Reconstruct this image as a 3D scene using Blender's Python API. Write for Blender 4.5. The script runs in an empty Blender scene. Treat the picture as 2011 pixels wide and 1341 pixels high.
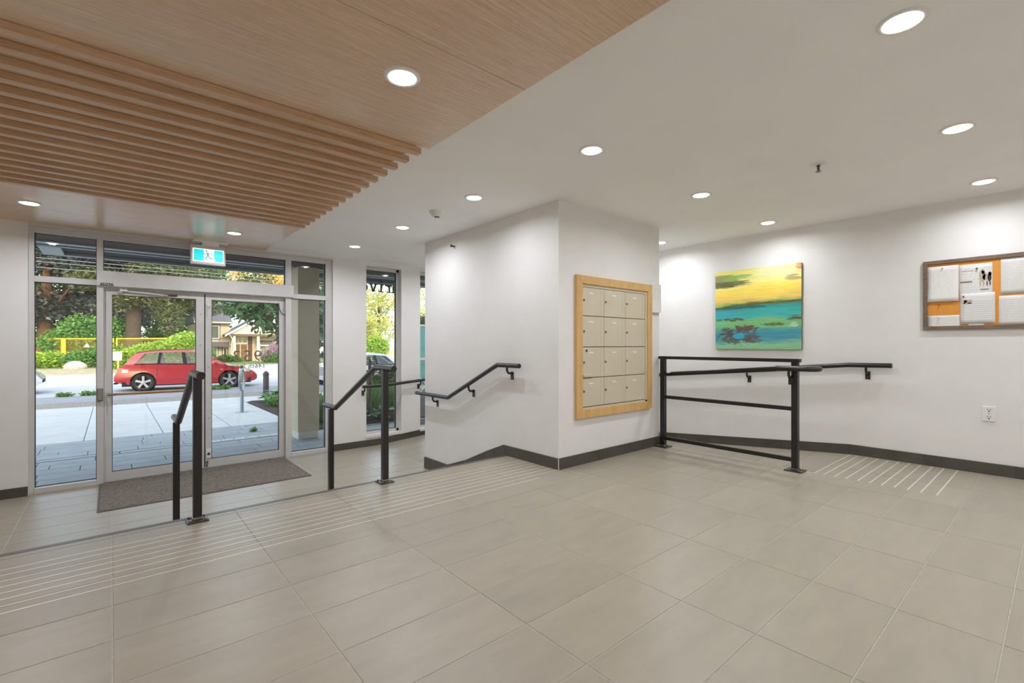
import bpy, math, random
import numpy as np
from math import sin, cos, pi, radians, sqrt, atan2
from mathutils import Vector, Matrix

# ---------------------------------------------------------------- camera, sky, light, exposure
S = 0.89                                   # metres per drawing unit: all drawing coordinates below are multiplied by S
SC = bpy.context.scene
COL = SC.collection
cam_d = bpy.data.cameras.new('camera')
cam = bpy.data.objects.new('camera', cam_d)
COL.objects.link(cam)
cam.location = (0, 0, 1.2 * S)
cam.rotation_euler = (radians(90), 0, radians(-40.43))
cam_d.sensor_width = 36.0
cam_d.lens = 36.0 * 922.8 / 2011.0
cam_d.shift_y = 7.2 / 2011.0
cam_d.clip_end = 400
SC.camera = cam
SC.view_settings.view_transform = 'Standard'
SC.view_settings.look = 'None'
SC.view_settings.gamma = 1.0
SC.view_settings.use_curve_mapping = False
SC.view_settings.exposure = 0.0
SC.cycles.use_denoising = True
SC.cycles.max_bounces = 12
SC.cycles.diffuse_bounces = 9
SC.cycles.glossy_bounces = 4
SC.cycles.transparent_max_bounces = 12
SC.cycles.sample_clamp_indirect = 6.0
SC.cycles.caustics_reflective = False
SC.cycles.caustics_refractive = False

SKY_STRENGTH = 0.42
CLOUD = (1.05, 1.04, 1.02)                  # thin bright overcast
CLOUD_STRENGTH = 1.06
SUN_ENERGY = 2.2
LAMP_W = 7.3                               # watts of one recessed ceiling lamp
LAMP_COL = (0.96, 1.0, 1.075)

world = bpy.data.worlds.new('sky')
SC.world = world
world.use_nodes = True
wn = world.node_tree
wn.nodes.clear()
w_out = wn.nodes.new('ShaderNodeOutputWorld')
w_bg = wn.nodes.new('ShaderNodeBackground')
w_sky = wn.nodes.new('ShaderNodeTexSky')
w_sky.sky_type = 'NISHITA'
w_sky.sun_disc = False
w_sky.sun_elevation = radians(24)
w_sky.sun_rotation = radians(200)
w_sky.air_density = 1.0
w_sky.dust_density = 2.5
w_sky.ozone_density = 1.0
w_bg.inputs['Strength'].default_value = SKY_STRENGTH
wn.links.new(w_sky.outputs[0], w_bg.inputs[0])
w_cl = wn.nodes.new('ShaderNodeBackground')
w_cl.inputs['Color'].default_value = CLOUD + (1,)
w_cl.inputs['Strength'].default_value = CLOUD_STRENGTH
w_add = wn.nodes.new('ShaderNodeAddShader')
wn.links.new(w_bg.outputs[0], w_add.inputs[0])
wn.links.new(w_cl.outputs[0], w_add.inputs[1])
wn.links.new(w_add.outputs[0], w_out.inputs[0])

sun_d = bpy.data.lights.new('sun', 'SUN')
sun_d.energy = SUN_ENERGY
sun_d.color = (1.0, 0.86, 0.66)
sun_d.angle = radians(1.0)
sun = bpy.data.objects.new('sun', sun_d)
COL.objects.link(sun)
sun.location = (0, -10, 20)
sun.rotation_euler = Vector((-0.30, 0.80, -0.42)).to_track_quat('-Z', 'Y').to_euler()

# ---------------------------------------------------------------- helpers
def lin(c):
    return tuple((x / 12.92 if x <= 0.04045 else ((x + 0.055) / 1.055) ** 2.4) for x in [v / 255.0 for v in c]) + (1.0,)

class G:
    """Collects vertices and faces in drawing units."""
    def __init__(self):
        self.v = []; self.f = []
    def poly(self, pts):
        b = len(self.v); self.v += [tuple(p) for p in pts]; self.f.append(tuple(range(b, b + len(pts)))); return self
    def box(self, x0, x1, y0, y1, z0, z1):
        b = len(self.v)
        self.v += [(x0, y0, z0), (x1, y0, z0), (x1, y1, z0), (x0, y1, z0), (x0, y0, z1), (x1, y0, z1), (x1, y1, z1), (x0, y1, z1)]
        self.f += [tuple(b + i for i in q) for q in ((3, 2, 1, 0), (4, 5, 6, 7), (0, 1, 5, 4), (1, 2, 6, 5), (2, 3, 7, 6), (3, 0, 4, 7))]
        return self
    def hexa(self, c8):
        b = len(self.v); self.v += [tuple(c) for c in c8]
        self.f += [tuple(b + i for i in q) for q in ((3, 2, 1, 0), (4, 5, 6, 7), (0, 1, 5, 4), (1, 2, 6, 5), (2, 3, 7, 6), (3, 0, 4, 7))]
        return self
    def prism(self, pts, axis, a0, a1):
        """pts: 2-D outline in the other two axes (in x,y,z order)."""
        def put(p, a):
            return {'x': (a, p[0], p[1]), 'y': (p[0], a, p[1]), 'z': (p[0], p[1], a)}[axis]
        n = len(pts); b = len(self.v)
        self.v += [put(p, a0) for p in pts] + [put(p, a1) for p in pts]
        self.f.append(tuple(b + i for i in range(n))[::-1]); self.f.append(tuple(b + n + i for i in range(n)))
        self.f += [(b + i, b + (i + 1) % n, b + n + (i + 1) % n, b + n + i) for i in range(n)]
        return self
    def tube(self, pts, r, n=12, caps=True, flat=None):
        pts = [Vector(p) for p in pts]
        m = len(pts)
        rs = r if isinstance(r, (list, tuple)) else [r] * m
        dirs = [(pts[i + 1] - pts[i]).normalized() for i in range(m - 1)]
        up = Vector((0, 0, 1))
        if abs(dirs[0].dot(up)) > 0.95: up = Vector((1, 0, 0))
        a = (up - dirs[0] * up.dot(dirs[0])).normalized()
        b0 = len(self.v)
        d_prev = dirs[0]
        for i in range(m):
            if i == 0: t = dirs[0]; sc = 1
            elif i == m - 1: t = dirs[-1]; sc = 1
            else:
                t = (dirs[i - 1] + dirs[i]).normalized(); sc = 1
            a = (a - t * a.dot(t)).normalized()
            c = t.cross(a)
            if 0 < i < m - 1:
                bend = (dirs[i] - dirs[i - 1])
                h = max(0.3, dirs[i].dot(t)); st = 1.0 / h
                bd = bend.normalized() if bend.length > 1e-6 else None
            else: bd = None
            for k in range(n):
                an = 2 * pi * k / n
                ra, rc = (rs[i], rs[i]) if flat is None else flat
                off = a * (cos(an) * ra) + c * (sin(an) * rc)
                if bd is not None:
                    q = (bd - t * bd.dot(t))
                    if q.length > 1e-6:
                        q.normalize(); off = off + q * (off.dot(q) * (st - 1))
                self.v.append(tuple(pts[i] + off))
        for i in range(m - 1):
            for k in range(n):
                k2 = (k + 1) % n
                self.f.append((b0 + i * n + k, b0 + i * n + k2, b0 + (i + 1) * n + k2, b0 + (i + 1) * n + k))
        if caps:
            self.f.append(tuple(b0 + k for k in range(n))[::-1]); self.f.append(tuple(b0 + (m - 1) * n + k for k in range(n)))
        return self
    def lathe(self, c, prof, n=24, axis='z', closed=False):
        b = len(self.v); m = len(prof)
        for (r, h) in prof:
            for k in range(n):
                an = 2 * pi * k / n
                p, q = r * cos(an), r * sin(an)
                self.v.append({'z': (c[0] + p, c[1] + q, c[2] + h), 'y': (c[0] + p, c[1] + h, c[2] + q), 'x': (c[0] + h, c[1] + p, c[2] + q)}[axis])
        for i in range(m - 1):
            for k in range(n):
                k2 = (k + 1) % n
                self.f.append((b + i * n + k, b + i * n + k2, b + (i + 1) * n + k2, b + (i + 1) * n + k))
        if closed:
            self.f.append(tuple(b + k for k in range(n))[::-1]); self.f.append(tuple(b + (m - 1) * n + k for k in range(n)))
        return self
    def ball(self, c, r, n=12, m=8, jit=0, seed=0):
        rx, ry, rz = r if isinstance(r, (list, tuple)) else (r, r, r)
        rd = random.Random(seed); b = len(self.v)
        for i in range(m + 1):
            th = pi * i / m
            for k in range(n):
                an = 2 * pi * k / n; j = 1 + jit * (rd.random() - .5)
                self.v.append((c[0] + rx * sin(th) * cos(an) * j, c[1] + ry * sin(th) * sin(an) * j, c[2] + rz * cos(th) * j))
        for i in range(m):
            for k in range(n):
                k2 = (k + 1) % n
                self.f.append((b + i * n + k, b + (i + 1) * n + k, b + (i + 1) * n + k2, b + i * n + k2))
        return self
    def grid(self, rows):
        b = len(self.v); n = len(rows[0])
        for r in rows: self.v += [tuple(p) for p in r]
        for i in range(len(rows) - 1):
            for k in range(n - 1):
                self.f.append((b + i * n + k, b + i * n + k + 1, b + (i + 1) * n + k + 1, b + (i + 1) * n + k))
        return self
    def xf(self, M, start=0):
        self.v[start:] = [tuple(M @ Vector(p)) for p in self.v[start:]]
        return self
    def add(self, o):
        b = len(self.v); self.v += o.v; self.f += [tuple(b + i for i in q) for q in o.f]; return self

ORG = {}
def obj(name, g, m, parent=None, smooth=False, bevel=0.0, origin=None, kind=None, seg=2):
    """Links the collected geometry as ONE mesh object; child coordinates are relative to the parent's base."""
    if parent is not None:
        o = ORG[parent.name]
    else:
        o = tuple(c * S for c in (origin or (0, 0, 0)))
    me = bpy.data.meshes.new(name)
    me.from_pydata([(x * S - o[0], y * S - o[1], z * S - o[2]) for x, y, z in g.v], [], g.f)
    if m is not None: me.materials.append(m)
    if smooth:
        me.polygons.foreach_set('use_smooth', [True] * len(me.polygons))
        me.set_sharp_from_angle(angle=radians(38))
    ob = bpy.data.objects.new(name, me)
    COL.objects.link(ob)
    ORG[ob.name] = o
    if parent is not None: ob.parent = parent
    else: ob.location = o
    if bevel:
        md = ob.modifiers.new('edge', 'BEVEL'); md.width = bevel * S; md.segments = seg; md.limit_method = 'ANGLE'
    if kind: ob['kind'] = kind
    return ob

def thing(name, label, cat, loc, group=None):
    o = bpy.data.objects.new(name, None)
    COL.objects.link(o)
    o.empty_display_size = 0.1
    o.location = [c * S for c in loc]
    ORG[o.name] = tuple(c * S for c in loc)
    o['label'] = label; o['category'] = cat
    if group: o['group'] = group
    return o

def tag(o, label, cat, group=None):
    o['label'] = label; o['category'] = cat
    if group: o['group'] = group
    return o

def struct(name, g, m, label=None, **k):
    o = obj(name, g, m, **k); o['kind'] = 'structure'
    if label: o['label'] = label
    return o

def piece(name, me, parent, loc, mat=None, rot=None, scale=None):
    """A piece that shares its mesh with alike pieces; loc in drawing units (world)."""
    ob = bpy.data.objects.new(name, me)
    COL.objects.link(ob)
    o = ORG[parent.name]
    ob.parent = parent
    ob.location = [loc[i] * S - o[i] for i in range(3)]
    if rot: ob.rotation_euler = rot
    if scale: ob.scale = scale
    ORG[ob.name] = o
    return ob

def mesh(name, g, m):
    me = bpy.data.meshes.new(name)
    me.from_pydata([(x * S, y * S, z * S) for x, y, z in g.v], [], g.f)
    if m is not None: me.materials.append(m)
    return me

# ---------------------------------------------------------------- materials
def new_mat(name):
    m = bpy.data.materials.new(name); m.use_nodes = True
    nt = m.node_tree
    return m, nt, nt.nodes['Principled BSDF']

def mat(name, c, rough=0.6, metal=0.0, spec=0.5, var=0.0, scale=8.0, stretch=(1, 1, 1), bump=0.0, bscale=None, rand=0.0, emit=None, emit_s=0.0, coat=0.0, c2=None, coords='Object'):
    m, nt, b = new_mat(name)
    L = nt.links
    b.inputs['Roughness'].default_value = rough
    b.inputs['Metallic'].default_value = metal
    b.inputs['Specular IOR Level'].default_value = spec
    if coat:
        b.inputs['Coat Weight'].default_value = coat; b.inputs['Coat Roughness'].default_value = 0.05
    col = lin(c)
    b.inputs['Base Color'].default_value = col
    tc = mp = None
    if var or bump or rand:
        tc = nt.nodes.new('ShaderNodeTexCoord'); mp = nt.nodes.new('ShaderNodeMapping')
        mp.inputs['Scale'].default_value = stretch
        if rand:
            oi = nt.nodes.new('ShaderNodeObjectInfo'); ml = nt.nodes.new('ShaderNodeVectorMath'); ml.operation = 'MULTIPLY_ADD'
            cb = nt.nodes.new('ShaderNodeCombineXYZ')
            for i in range(3): L.new(oi.outputs['Random'], cb.inputs[i])
            L.new(cb.outputs[0], ml.inputs[0]); ml.inputs[1].default_value = (37, 53, 29); L.new(tc.outputs[coords], ml.inputs[2])
            L.new(ml.outputs[0], mp.inputs['Vector'])
        else:
            L.new(tc.outputs[coords], mp.inputs['Vector'])
        nz = nt.nodes.new('ShaderNodeTexNoise'); nz.inputs['Scale'].default_value = scale; nz.inputs['Detail'].default_value = 6; nz.inputs['Roughness'].default_value = 0.6
        L.new(mp.outputs[0], nz.inputs['Vector'])
        if var or rand:
            cr = nt.nodes.new('ShaderNodeMix'); cr.data_type = 'RGBA'
            lo = lin(tuple(max(0, v * (1 - var)) for v in c)); hi = lin(tuple(min(255, v * (1 + var)) for v in (c2 or c)))
            cr.inputs['A'].default_value = lo; cr.inputs['B'].default_value = hi
            mr = nt.nodes.new('ShaderNodeMapRange'); mr.inputs['From Min'].default_value = 0.3; mr.inputs['From Max'].default_value = 0.7
            L.new(nz.outputs['Fac'], mr.inputs['Value']); L.new(mr.outputs[0], cr.inputs['Factor'])
            last = cr.outputs['Result']
            if rand:
                hs = nt.nodes.new('ShaderNodeHueSaturation')
                r2 = nt.nodes.new('ShaderNodeMapRange'); r2.inputs['To Min'].default_value = 1 - rand; r2.inputs['To Max'].default_value = 1 + rand
                L.new(oi.outputs['Random'], r2.inputs['Value']); L.new(r2.outputs[0], hs.inputs['Value']); L.new(last, hs.inputs['Color'])
                last = hs.outputs['Color']
            L.new(last, b.inputs['Base Color'])
        if bump:
            bp = nt.nodes.new('ShaderNodeBump'); bp.inputs['Strength'].default_value = bump; bp.inputs['Distance'].default_value = 0.002
            if bscale:
                n2 = nt.nodes.new('ShaderNodeTexNoise'); n2.inputs['Scale'].default_value = bscale; n2.inputs['Detail'].default_value = 4
                L.new(mp.outputs[0], n2.inputs['Vector']); L.new(n2.outputs['Fac'], bp.inputs['Height'])
            else: L.new(nz.outputs['Fac'], bp.inputs['Height'])
            L.new(bp.outputs[0], b.inputs['Normal'])
    if emit:
        b.inputs['Emission Color'].default_value = lin(emit); b.inputs['Emission Strength'].default_value = emit_s
    return m

def glass_mat(name, tint=(0.965, 0.985, 0.98), ior=1.45, gl=(1, 1, 1)):
    m = bpy.data.materials.new(name); m.use_nodes = True
    nt = m.node_tree; nt.nodes.clear()
    o = nt.nodes.new('ShaderNodeOutputMaterial'); mx = nt.nodes.new('ShaderNodeMixShader')
    t = nt.nodes.new('ShaderNodeBsdfTransparent'); t.inputs[0].default_value = tint + (1,)
    g = nt.nodes.new('ShaderNodeBsdfGlossy'); g.inputs['Roughness'].default_value = 0.0; g.inputs['Color'].default_value = gl + (1,)
    fr = nt.nodes.new('ShaderNodeFresnel'); fr.inputs['IOR'].default_value = ior
    nt.links.new(fr.outputs[0], mx.inputs[0]); nt.links.new(t.outputs[0], mx.inputs[1]); nt.links.new(g.outputs[0], mx.inputs[2]); nt.links.new(mx.outputs[0], o.inputs[0])
    return m

def leaf_mat(name, cols, trans=0.35, rough=0.5):
    m = bpy.data.materials.new(name); m.use_nodes = True
    nt = m.node_tree; b = nt.nodes['Principled BSDF']; L = nt.links
    ge = nt.nodes.new('ShaderNodeNewGeometry'); cr = nt.nodes.new('ShaderNodeValToRGB')
    el = cr.color_ramp.elements
    while len(el) < len(cols): el.new(0.5)
    for i, c in enumerate(cols): el[i].position = i / max(1, len(cols) - 1); el[i].color = lin(c)
    L.new(ge.outputs['Random Per Island'], cr.inputs[0])
    L.new(cr.outputs[0], b.inputs['Base Color']); b.inputs['Roughness'].default_value = rough
    tr = nt.nodes.new('ShaderNodeBsdfTranslucent'); mx = nt.nodes.new('ShaderNodeMixShader'); mx.inputs[0].default_value = trans
    L.new(cr.outputs[0], tr.inputs[0])
    out = nt.nodes['Material Output']
    L.new(b.outputs[0], mx.inputs[1]); L.new(tr.outputs[0], mx.inputs[2]); L.new(mx.outputs[0], out.inputs[0])
    return m

M = {}
M['wall'] = mat('wall_paint', (229, 227, 224), rough=0.75, var=0.012, scale=3, bump=0.05, bscale=220)
M['ceiling'] = mat('ceiling_paint', (247, 246, 244), rough=0.85, var=0.01, scale=2)
M['tile'] = mat('floor_tile', (156, 148, 132), rough=0.36, spec=0.45, var=0.03, scale=3.6, stretch=(1, 3.2, 1), rand=0.035, bump=0.06, bscale=60)
M['grout'] = mat('grout', (180, 173, 161), rough=0.85, var=0.08, scale=30)
M['nosing'] = mat('nosing_metal', (98, 91, 80), rough=0.4, metal=0.3)
M['strip'] = mat('abrasive_inlay', (226, 218, 204), rough=0.35, metal=0.35)
M['base'] = mat('base_tile', (78, 73, 65), rough=0.45, var=0.10, scale=5, rand=0.04)
M['basegrout'] = mat('base_grout', (120, 114, 105), rough=0.8)
M['corner'] = mat('corner_trim', (205, 200, 192), rough=0.3, metal=0.6)
M['black'] = mat('black_steel', (26, 24, 22), rough=0.32, spec=0.6, var=0.05, scale=20)
M['steel'] = mat('base_plate_steel', (88, 84, 78), rough=0.28, metal=0.85, var=0.15, scale=25)
M['bolt'] = mat('bolt_steel', (150, 147, 140), rough=0.3, metal=0.9)
M['alu'] = mat('anodised_frame', (208, 206, 203), rough=0.38, metal=0.1, spec=0.5, var=0.02, scale=6)
M['aludark'] = mat('gasket', (36, 36, 36), rough=0.6)
M['glass'] = glass_mat('window_glass')
M['white'] = mat('white_plastic', (232, 230, 226), rough=0.45)
M['trimwhite'] = mat('white_trim', (225, 222, 217), rough=0.5)

def wood_mat(name, c, c2, stretch, rough=0.35, scale=10.0, rand=0.03, spec=0.5, fine=0.35):
    m, nt, b = new_mat(name); L = nt.links
    tc = nt.nodes.new('ShaderNodeTexCoord'); mp = nt.nodes.new('ShaderNodeMapping'); mp.inputs['Scale'].default_value = stretch
    L.new(tc.outputs['Object'], mp.inputs['Vector'])
    n1 = nt.nodes.new('ShaderNodeTexNoise'); n1.inputs['Scale'].default_value = scale; n1.inputs['Detail'].default_value = 8; n1.inputs['Roughness'].default_value = 0.7; n1.inputs['Distortion'].default_value = 0.2
    n2 = nt.nodes.new('ShaderNodeTexNoise'); n2.inputs['Scale'].default_value = scale * 9; n2.inputs['Detail'].default_value = 3
    L.new(mp.outputs[0], n1.inputs['Vector']); L.new(mp.outputs[0], n2.inputs['Vector'])
    ad = nt.nodes.new('ShaderNodeMix'); ad.inputs['Factor'].default_value = fine
    L.new(n1.outputs['Fac'], ad.inputs['A']); L.new(n2.outputs['Fac'], ad.inputs['B'])
    mr = nt.nodes.new('ShaderNodeMapRange'); mr.inputs['From Min'].default_value = 0.34; mr.inputs['From Max'].default_value = 0.66
    L.new(ad.outputs['Result'], mr.inputs['Value'])
    mx = nt.nodes.new('ShaderNodeMix'); mx.data_type = 'RGBA'; mx.inputs['A'].default_value = lin(c); mx.inputs['B'].default_value = lin(c2)
    L.new(mr.outputs[0], mx.inputs['Factor'])
    oi = nt.nodes.new('ShaderNodeObjectInfo'); r2 = nt.nodes.new('ShaderNodeMapRange'); r2.inputs['To Min'].default_value = 1 - rand; r2.inputs['To Max'].default_value = 1 + rand
    hs = nt.nodes.new('ShaderNodeHueSaturation'); L.new(oi.outputs['Random'], r2.inputs['Value']); L.new(r2.outputs[0], hs.inputs['Value']); L.new(mx.outputs['Result'], hs.inputs['Color'])
    L.new(hs.outputs[0], b.inputs['Base Color'])
    b.inputs['Roughness'].default_value = rough; b.inputs['Specular IOR Level'].default_value = spec
    bp = nt.nodes.new('ShaderNodeBump'); bp.inputs['Strength'].default_value = 0.06; bp.inputs['Distance'].default_value = 0.001
    L.new(n2.outputs['Fac'], bp.inputs['Height']); L.new(bp.outputs[0], b.inputs['Normal'])
    return m

M['oak'] = wood_mat('oak_veneer', (196, 165, 136), (236, 209, 181), (0.35, 9, 9), rough=0.27, spec=.75)
M['slat'] = wood_mat('oak_slat', (174, 140, 106), (222, 188, 152), (0.35, 10, 10), rough=0.4)
M['maple'] = wood_mat('maple', (196, 154, 92), (222, 182, 118), (3, 3, 0.6), rough=0.4, scale=6)
M['board'] = wood_mat('walnut_frame', (88, 72, 58), (136, 116, 96), (6, 0.8, 6), rough=0.5, scale=8)
M['pushbar'] = wood_mat('push_bar_wood', (150, 98, 44), (196, 142, 76), (0.5, 8, 8), rough=0.35)

# ---------------------------------------------------------------- room shell
LOW = -0.483; H = 2.6; PZ = 2.57          # lower landing, ceiling, underside of the wood soffit
XB0, XB1, YB0, YB1 = 3.276, 5.012, 3.154, 5.687      # mailbox block
XR = 6.2; YW = 7.5; XL = -2.6; YK = -1.6; XBACK = -1.6
def low_z(x, y=0): return LOW + min(max(0, x - 3.5) * 0.083, 0.135)
def ramp_z(x, y=0): return -max(0, min(y, YB1) - 1.53) * 0.083

g = G()
g.box(XL, XR, YK, 1.498, -0.7, -0.0025).box(XL, 5.02, 1.498, YB0, -0.7, -0.0025).box(XL, XB0, YB0, 3.95, -0.7, -0.0025)
g.box(XL, XB0, 3.95, 4.31, -0.8, -0.161).box(XL, XB0, 4.31, 4.67, -0.8, -0.322).box(XL, 3.5, 4.67, YW + 0.06, -0.8, LOW - 0.0025)
g.hexa([(3.5, YB1, -0.8), (5.127, YB1, -0.8), (5.127, YW + .06, -0.8), (3.5, YW + .06, -0.8), (3.5, YB1, LOW - .0025), (5.127, YB1, LOW + .1325), (5.127, YW + .06, LOW + .1325), (3.5, YW + .06, LOW - .0025)])
g.box(5.127, XR, YB1, YW + .06, -0.8, LOW + .1325)
g.hexa([(5.02, 1.498, -0.8), (XR, 1.498, -0.8), (XR, YB1, -0.8), (5.02, YB1, -0.8), (5.02, 1.498, -.0025), (XR, 1.498, -.0025), (XR, YB1, -.3475), (5.02, YB1, -.3475)])
floor = struct('floor', g, M['grout'], 'grey tiled lobby floor stepping down to the entrance doors')

GAP = 0.0026
def tile_g(x0, x1, y0, y1, zf):
    a, c, t = GAP, 0.0022, 0.014
    X0, X1, Y0, Y1 = x0 + a, x1 - a, y0 + a, y1 - a
    P = [(X0, Y0), (X1, Y0), (X1, Y1), (X0, Y1)]
    Q = [(X0 + c, Y0 + c), (X1 - c, Y0 + c), (X1 - c, Y1 - c), (X0 + c, Y1 - c)]
    q = G()
    q.v = [(x, y, zf(x, y) - t) for x, y in P] + [(x, y, zf(x, y) - 0.0011) for x, y in P] + [(x, y, zf(x, y)) for x, y in Q]
    q.f = [(8, 9, 10, 11)] + [(i, (i + 1) % 4, 4 + (i + 1) % 4, 4 + i) for i in range(4)] + [(4 + i, 4 + (i + 1) % 4, 8 + (i + 1) % 4, 8 + i) for i in range(4)]
    return q
TX, TY = 0.678, 0.3355
full_tile = None
def put_tile(x0, x1, y0, y1, zf=lambda x, y: 0.0, flat=True):
    global full_tile
    if x1 - x0 < 0.03 or y1 - y0 < 0.03: return
    cx, cy = (x0 + x1) / 2, (y0 + y1) / 2
    if flat and abs(x1 - x0 - TX) < 1e-4 and abs(y1 - y0 - TY) < 1e-4:
        if full_tile is None: full_tile = mesh('tile', tile_g(-TX / 2, TX / 2, -TY / 2, TY / 2, lambda x, y: 0), M['tile'])
        me = full_tile
    else:
        z0 = zf(cx, cy)
        me = mesh('tile', tile_g(x0 - cx, x1 - cx, y0 - cy, y1 - cy, lambda x, y: zf(x + cx, y + cy) - z0), M['tile'])
    piece('tile', me, floor, (cx, cy, zf(cx, cy)))
for k in range(-3, 10):
    for j in range(-13, 4):
        x0 = 0.0025 + TX * k; x1 = x0 + TX; y0 = 2.8405 + TY * j; y1 = y0 + TY
        if y1 <= 1.51: put_tile(x0, min(x1, XR), y0, y1)
        elif y1 <= 2.85: put_tile(x0, min(x1, 5.02), y0, y1)
        elif y1 <= 3.18:
            put_tile(x0, min(x1, XB0), y0, y1); put_tile(max(x0, XB0), min(x1, 5.02), y0, YB0)
        else: put_tile(x0, min(x1, XB0), y0, min(y1, 3.909))
for k in range(7, 10):                      # tiles of the ramp behind the guard
    for j in range(-4, 5):
        x0 = 0.0025 + TX * k; y0 = 2.8405 + TY * j
        put_tile(max(x0, 5.02), min(x0 + TX, XR), y0, y0 + TY, ramp_z, flat=False)
for k in range(-3, 7):                      # lower landing by the doors
    for j in range(-2, 5):
        x0 = 0.0025 + TX * k; y0 = 6.09 + TY * j; x1 = x0 + TX; y1 = min(y0 + TY, YW + 0.05)
        if x0 > 3.2 and y0 < YB1: continue
        put_tile(x0, x1, y0, y1, (lambda x, y: LOW) if x1 <= 3.5 else low_z, flat=(x1 <= 3.5 and y1 - y0 > 0.33))
obj('nosing_trim', G().box(XL, XB0, 3.908, 3.955, -0.03, 0.0005), M['nosing'], floor)
obj('ramp_edge_trim', G().box(5.016, 5.028, 1.5, YB0 + 1.2, -0.03, 0.001), M['strip'], floor)
sm = mesh('nosing_strip', G().box(-2.93, 2.93, -0.0042, 0.0042, -0.004, 0.0016), M['strip'])
for i, y in enumerate((3.668, 3.584, 3.498, 3.413, 3.329, 3.246, 3.163, 3.075)):
    piece('nosing_strip', sm, floor, (0.335 if i < 7 else 0.02, y, 0))
sm = mesh('ramp_strip', G().box(-0.572, 0.572, -0.0055, 0.0055, -0.004, 0.0022), M['strip'])
for y in (1.515, 1.442, 1.356, 1.269, 1.181, 1.095, 1.011, 0.926, 0.839, 0.754, 0.656):
    piece('ramp_strip', sm, floor, (5.588, y, 0))

struct('ceiling', G().box(XL - .2, XR + .2, YK - .2, YW + .25, H, H + .2), M['ceiling'], 'plain white painted ceiling of the lobby')
struct('wall_right', G().box(XR, XR + .2, YK - .2, YW + .25, -.8, H), M['wall'], 'white wall behind the painting and notice board')
struct('wall_back', G().box(XL, XR, YK - .2, YK, -.8, H), M['wall'], 'white back wall of the lobby behind the camera')
struct('wall_left', G().box(XL - .2, XL, YK - .2, YW + .25, -.8, H), M['wall'], 'white left side wall of the lobby')
struct('wall_middle', G().box(XB0, XB1, YB0, YB1, -.7, H), M['wall'], 'white wall block that carries the mailboxes')

W2 = (3.215, 3.85, -0.30, 2.52); W3 = (4.222, 4.86, -0.30, 2.52); SF = (-0.712, 2.665)
g = G(); y0, y1 = YW, YW + .24
g.box(XL, SF[0], y0, y1, -.8, H).box(SF[0], SF[1], y0, y1, 2.572, H).box(SF[1], W2[0], y0, y1, -.8, H)
g.box(W2[0], W2[1], y0, y1, -.8, W2[2]).box(W2[0], W2[1], y0, y1, W2[3], H).box(W2[1], W3[0], y0, y1, -.8, H)
g.box(W3[0], W3[1], y0, y1, -.8, W3[2]).box(W3[0], W3[1], y0, y1, W3[3], H).box(W3[1], XR, y0, y1, -.8, H)
struct('wall_front', g, M['wall'], 'white front wall with the entrance doors and tall narrow windows')
M['facade'] = mat('facade_panel', (168, 160, 148), rough=0.7, var=0.05, scale=2)
struct('wall_upper_shade', G().box(-14, 20, YK - 3, YW + .25, H + .35, 9.5), M['facade'], 'unseen upper storeys above the lobby, added to shade the street from sun')  # unseen mass added so the low sun leaves paving and road shaded

# wood soffit ----------------------------------------------------
sof = struct('trim_1', G().box(XL, 1.60, 2.876, 5.64, PZ + .004, PZ + .018), M['oak'], 'oak veneer ceiling panels with a field of slats above the entrance')
ORG[sof.name] = (0, 0, 0)
for (a, b) in ((YK, 1.872), (1.8755, 2.874), (5.636, 6.70), (6.7025, YW)):
    obj('panel', G().box(XL, 1.69, a, b, PZ, H), M['oak'], sof, bevel=0.001)
sl = mesh('slat', G().box(XL - 1.65, 0, 0, 0.055, -0.0365, 0.002), M['slat'])
for i in range(16):
    piece('slat', sl, sof, (1.64 + 0.0022 * i, 2.899 + 0.1794 * i * 0.9995, PZ))

# baseboards ------------------------------------------------------
BH = 0.107; BT = 0.013
def base_run(name, label, kind, fixed, segs, sign):
    """segs: list of (a0, a1, zb0, zb1, zt0, zt1) along the wall; kind 'x' runs along x at y=fixed, 'y' along y at x=fixed."""
    g = G()
    for s in segs:
        c = [(s[0], s[2]), (s[1], s[3]), (s[1], s[5]), (s[0], s[4])]
        lo, hi = sorted((fixed, fixed + sign * BT * 0.6))
        g.prism(c, 'y' if kind == 'x' else 'x', lo, hi)
    r = struct(name, g, M['basegrout'], label)
    for s in segs:
        n = max(1, round(abs(s[1] - s[0]) / TX)); lo, hi = sorted((fixed, fixed + sign * BT))
        for i in range(n):
            t0, t1 = i / n, (i + 1) / n; e = 0.0018 / abs(s[1] - s[0])
            f = lambda p, q, t: p + (q - p) * t
            t0 += e; t1 -= e
            c = [(f(s[0], s[1], t0), f(s[2], s[3], t0)), (f(s[0], s[1], t1), f(s[2], s[3], t1)), (f(s[0], s[1], t1), f(s[4], s[5], t1)), (f(s[0], s[1], t0), f(s[4], s[5], t0))]
            obj('tile', G().prism(c, 'y' if kind == 'x' else 'x', lo, hi), M['base'], r)
    return r
base_run('baseboard_mail', 'dark tile baseboard under the mailboxes', 'x', YB0, [(XB0, XB1, 0, 0, BH, BH)], -1)
r = base_run('baseboard_stair', 'dark tile baseboard stepping down beside the stairs', 'y', XB0, [(YB0, 3.95, 0, 0, BH, BH), (5.12, YB1, LOW, LOW, LOW + .152, LOW + .152)], -1)
for c in ([(3.95, -.161), (4.31, -.161), (4.31, -.02), (3.985, BH), (3.95, BH)], [(4.31, -.322), (4.67, -.322), (4.67, -.177), (4.31, -.022)], [(4.67, LOW), (5.12, LOW), (5.12, LOW + .152), (4.67, -.179)]):
    obj('tile', G().prism(c, 'x', XB0 - BT, XB0), M['base'], r)
obj('corner_trim', G().box(XB0 - BT - .003, XB0 - BT + .005, YB0 - BT - .003, YB0 - BT + .005, -.001, BH), M['corner'], r)
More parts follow.
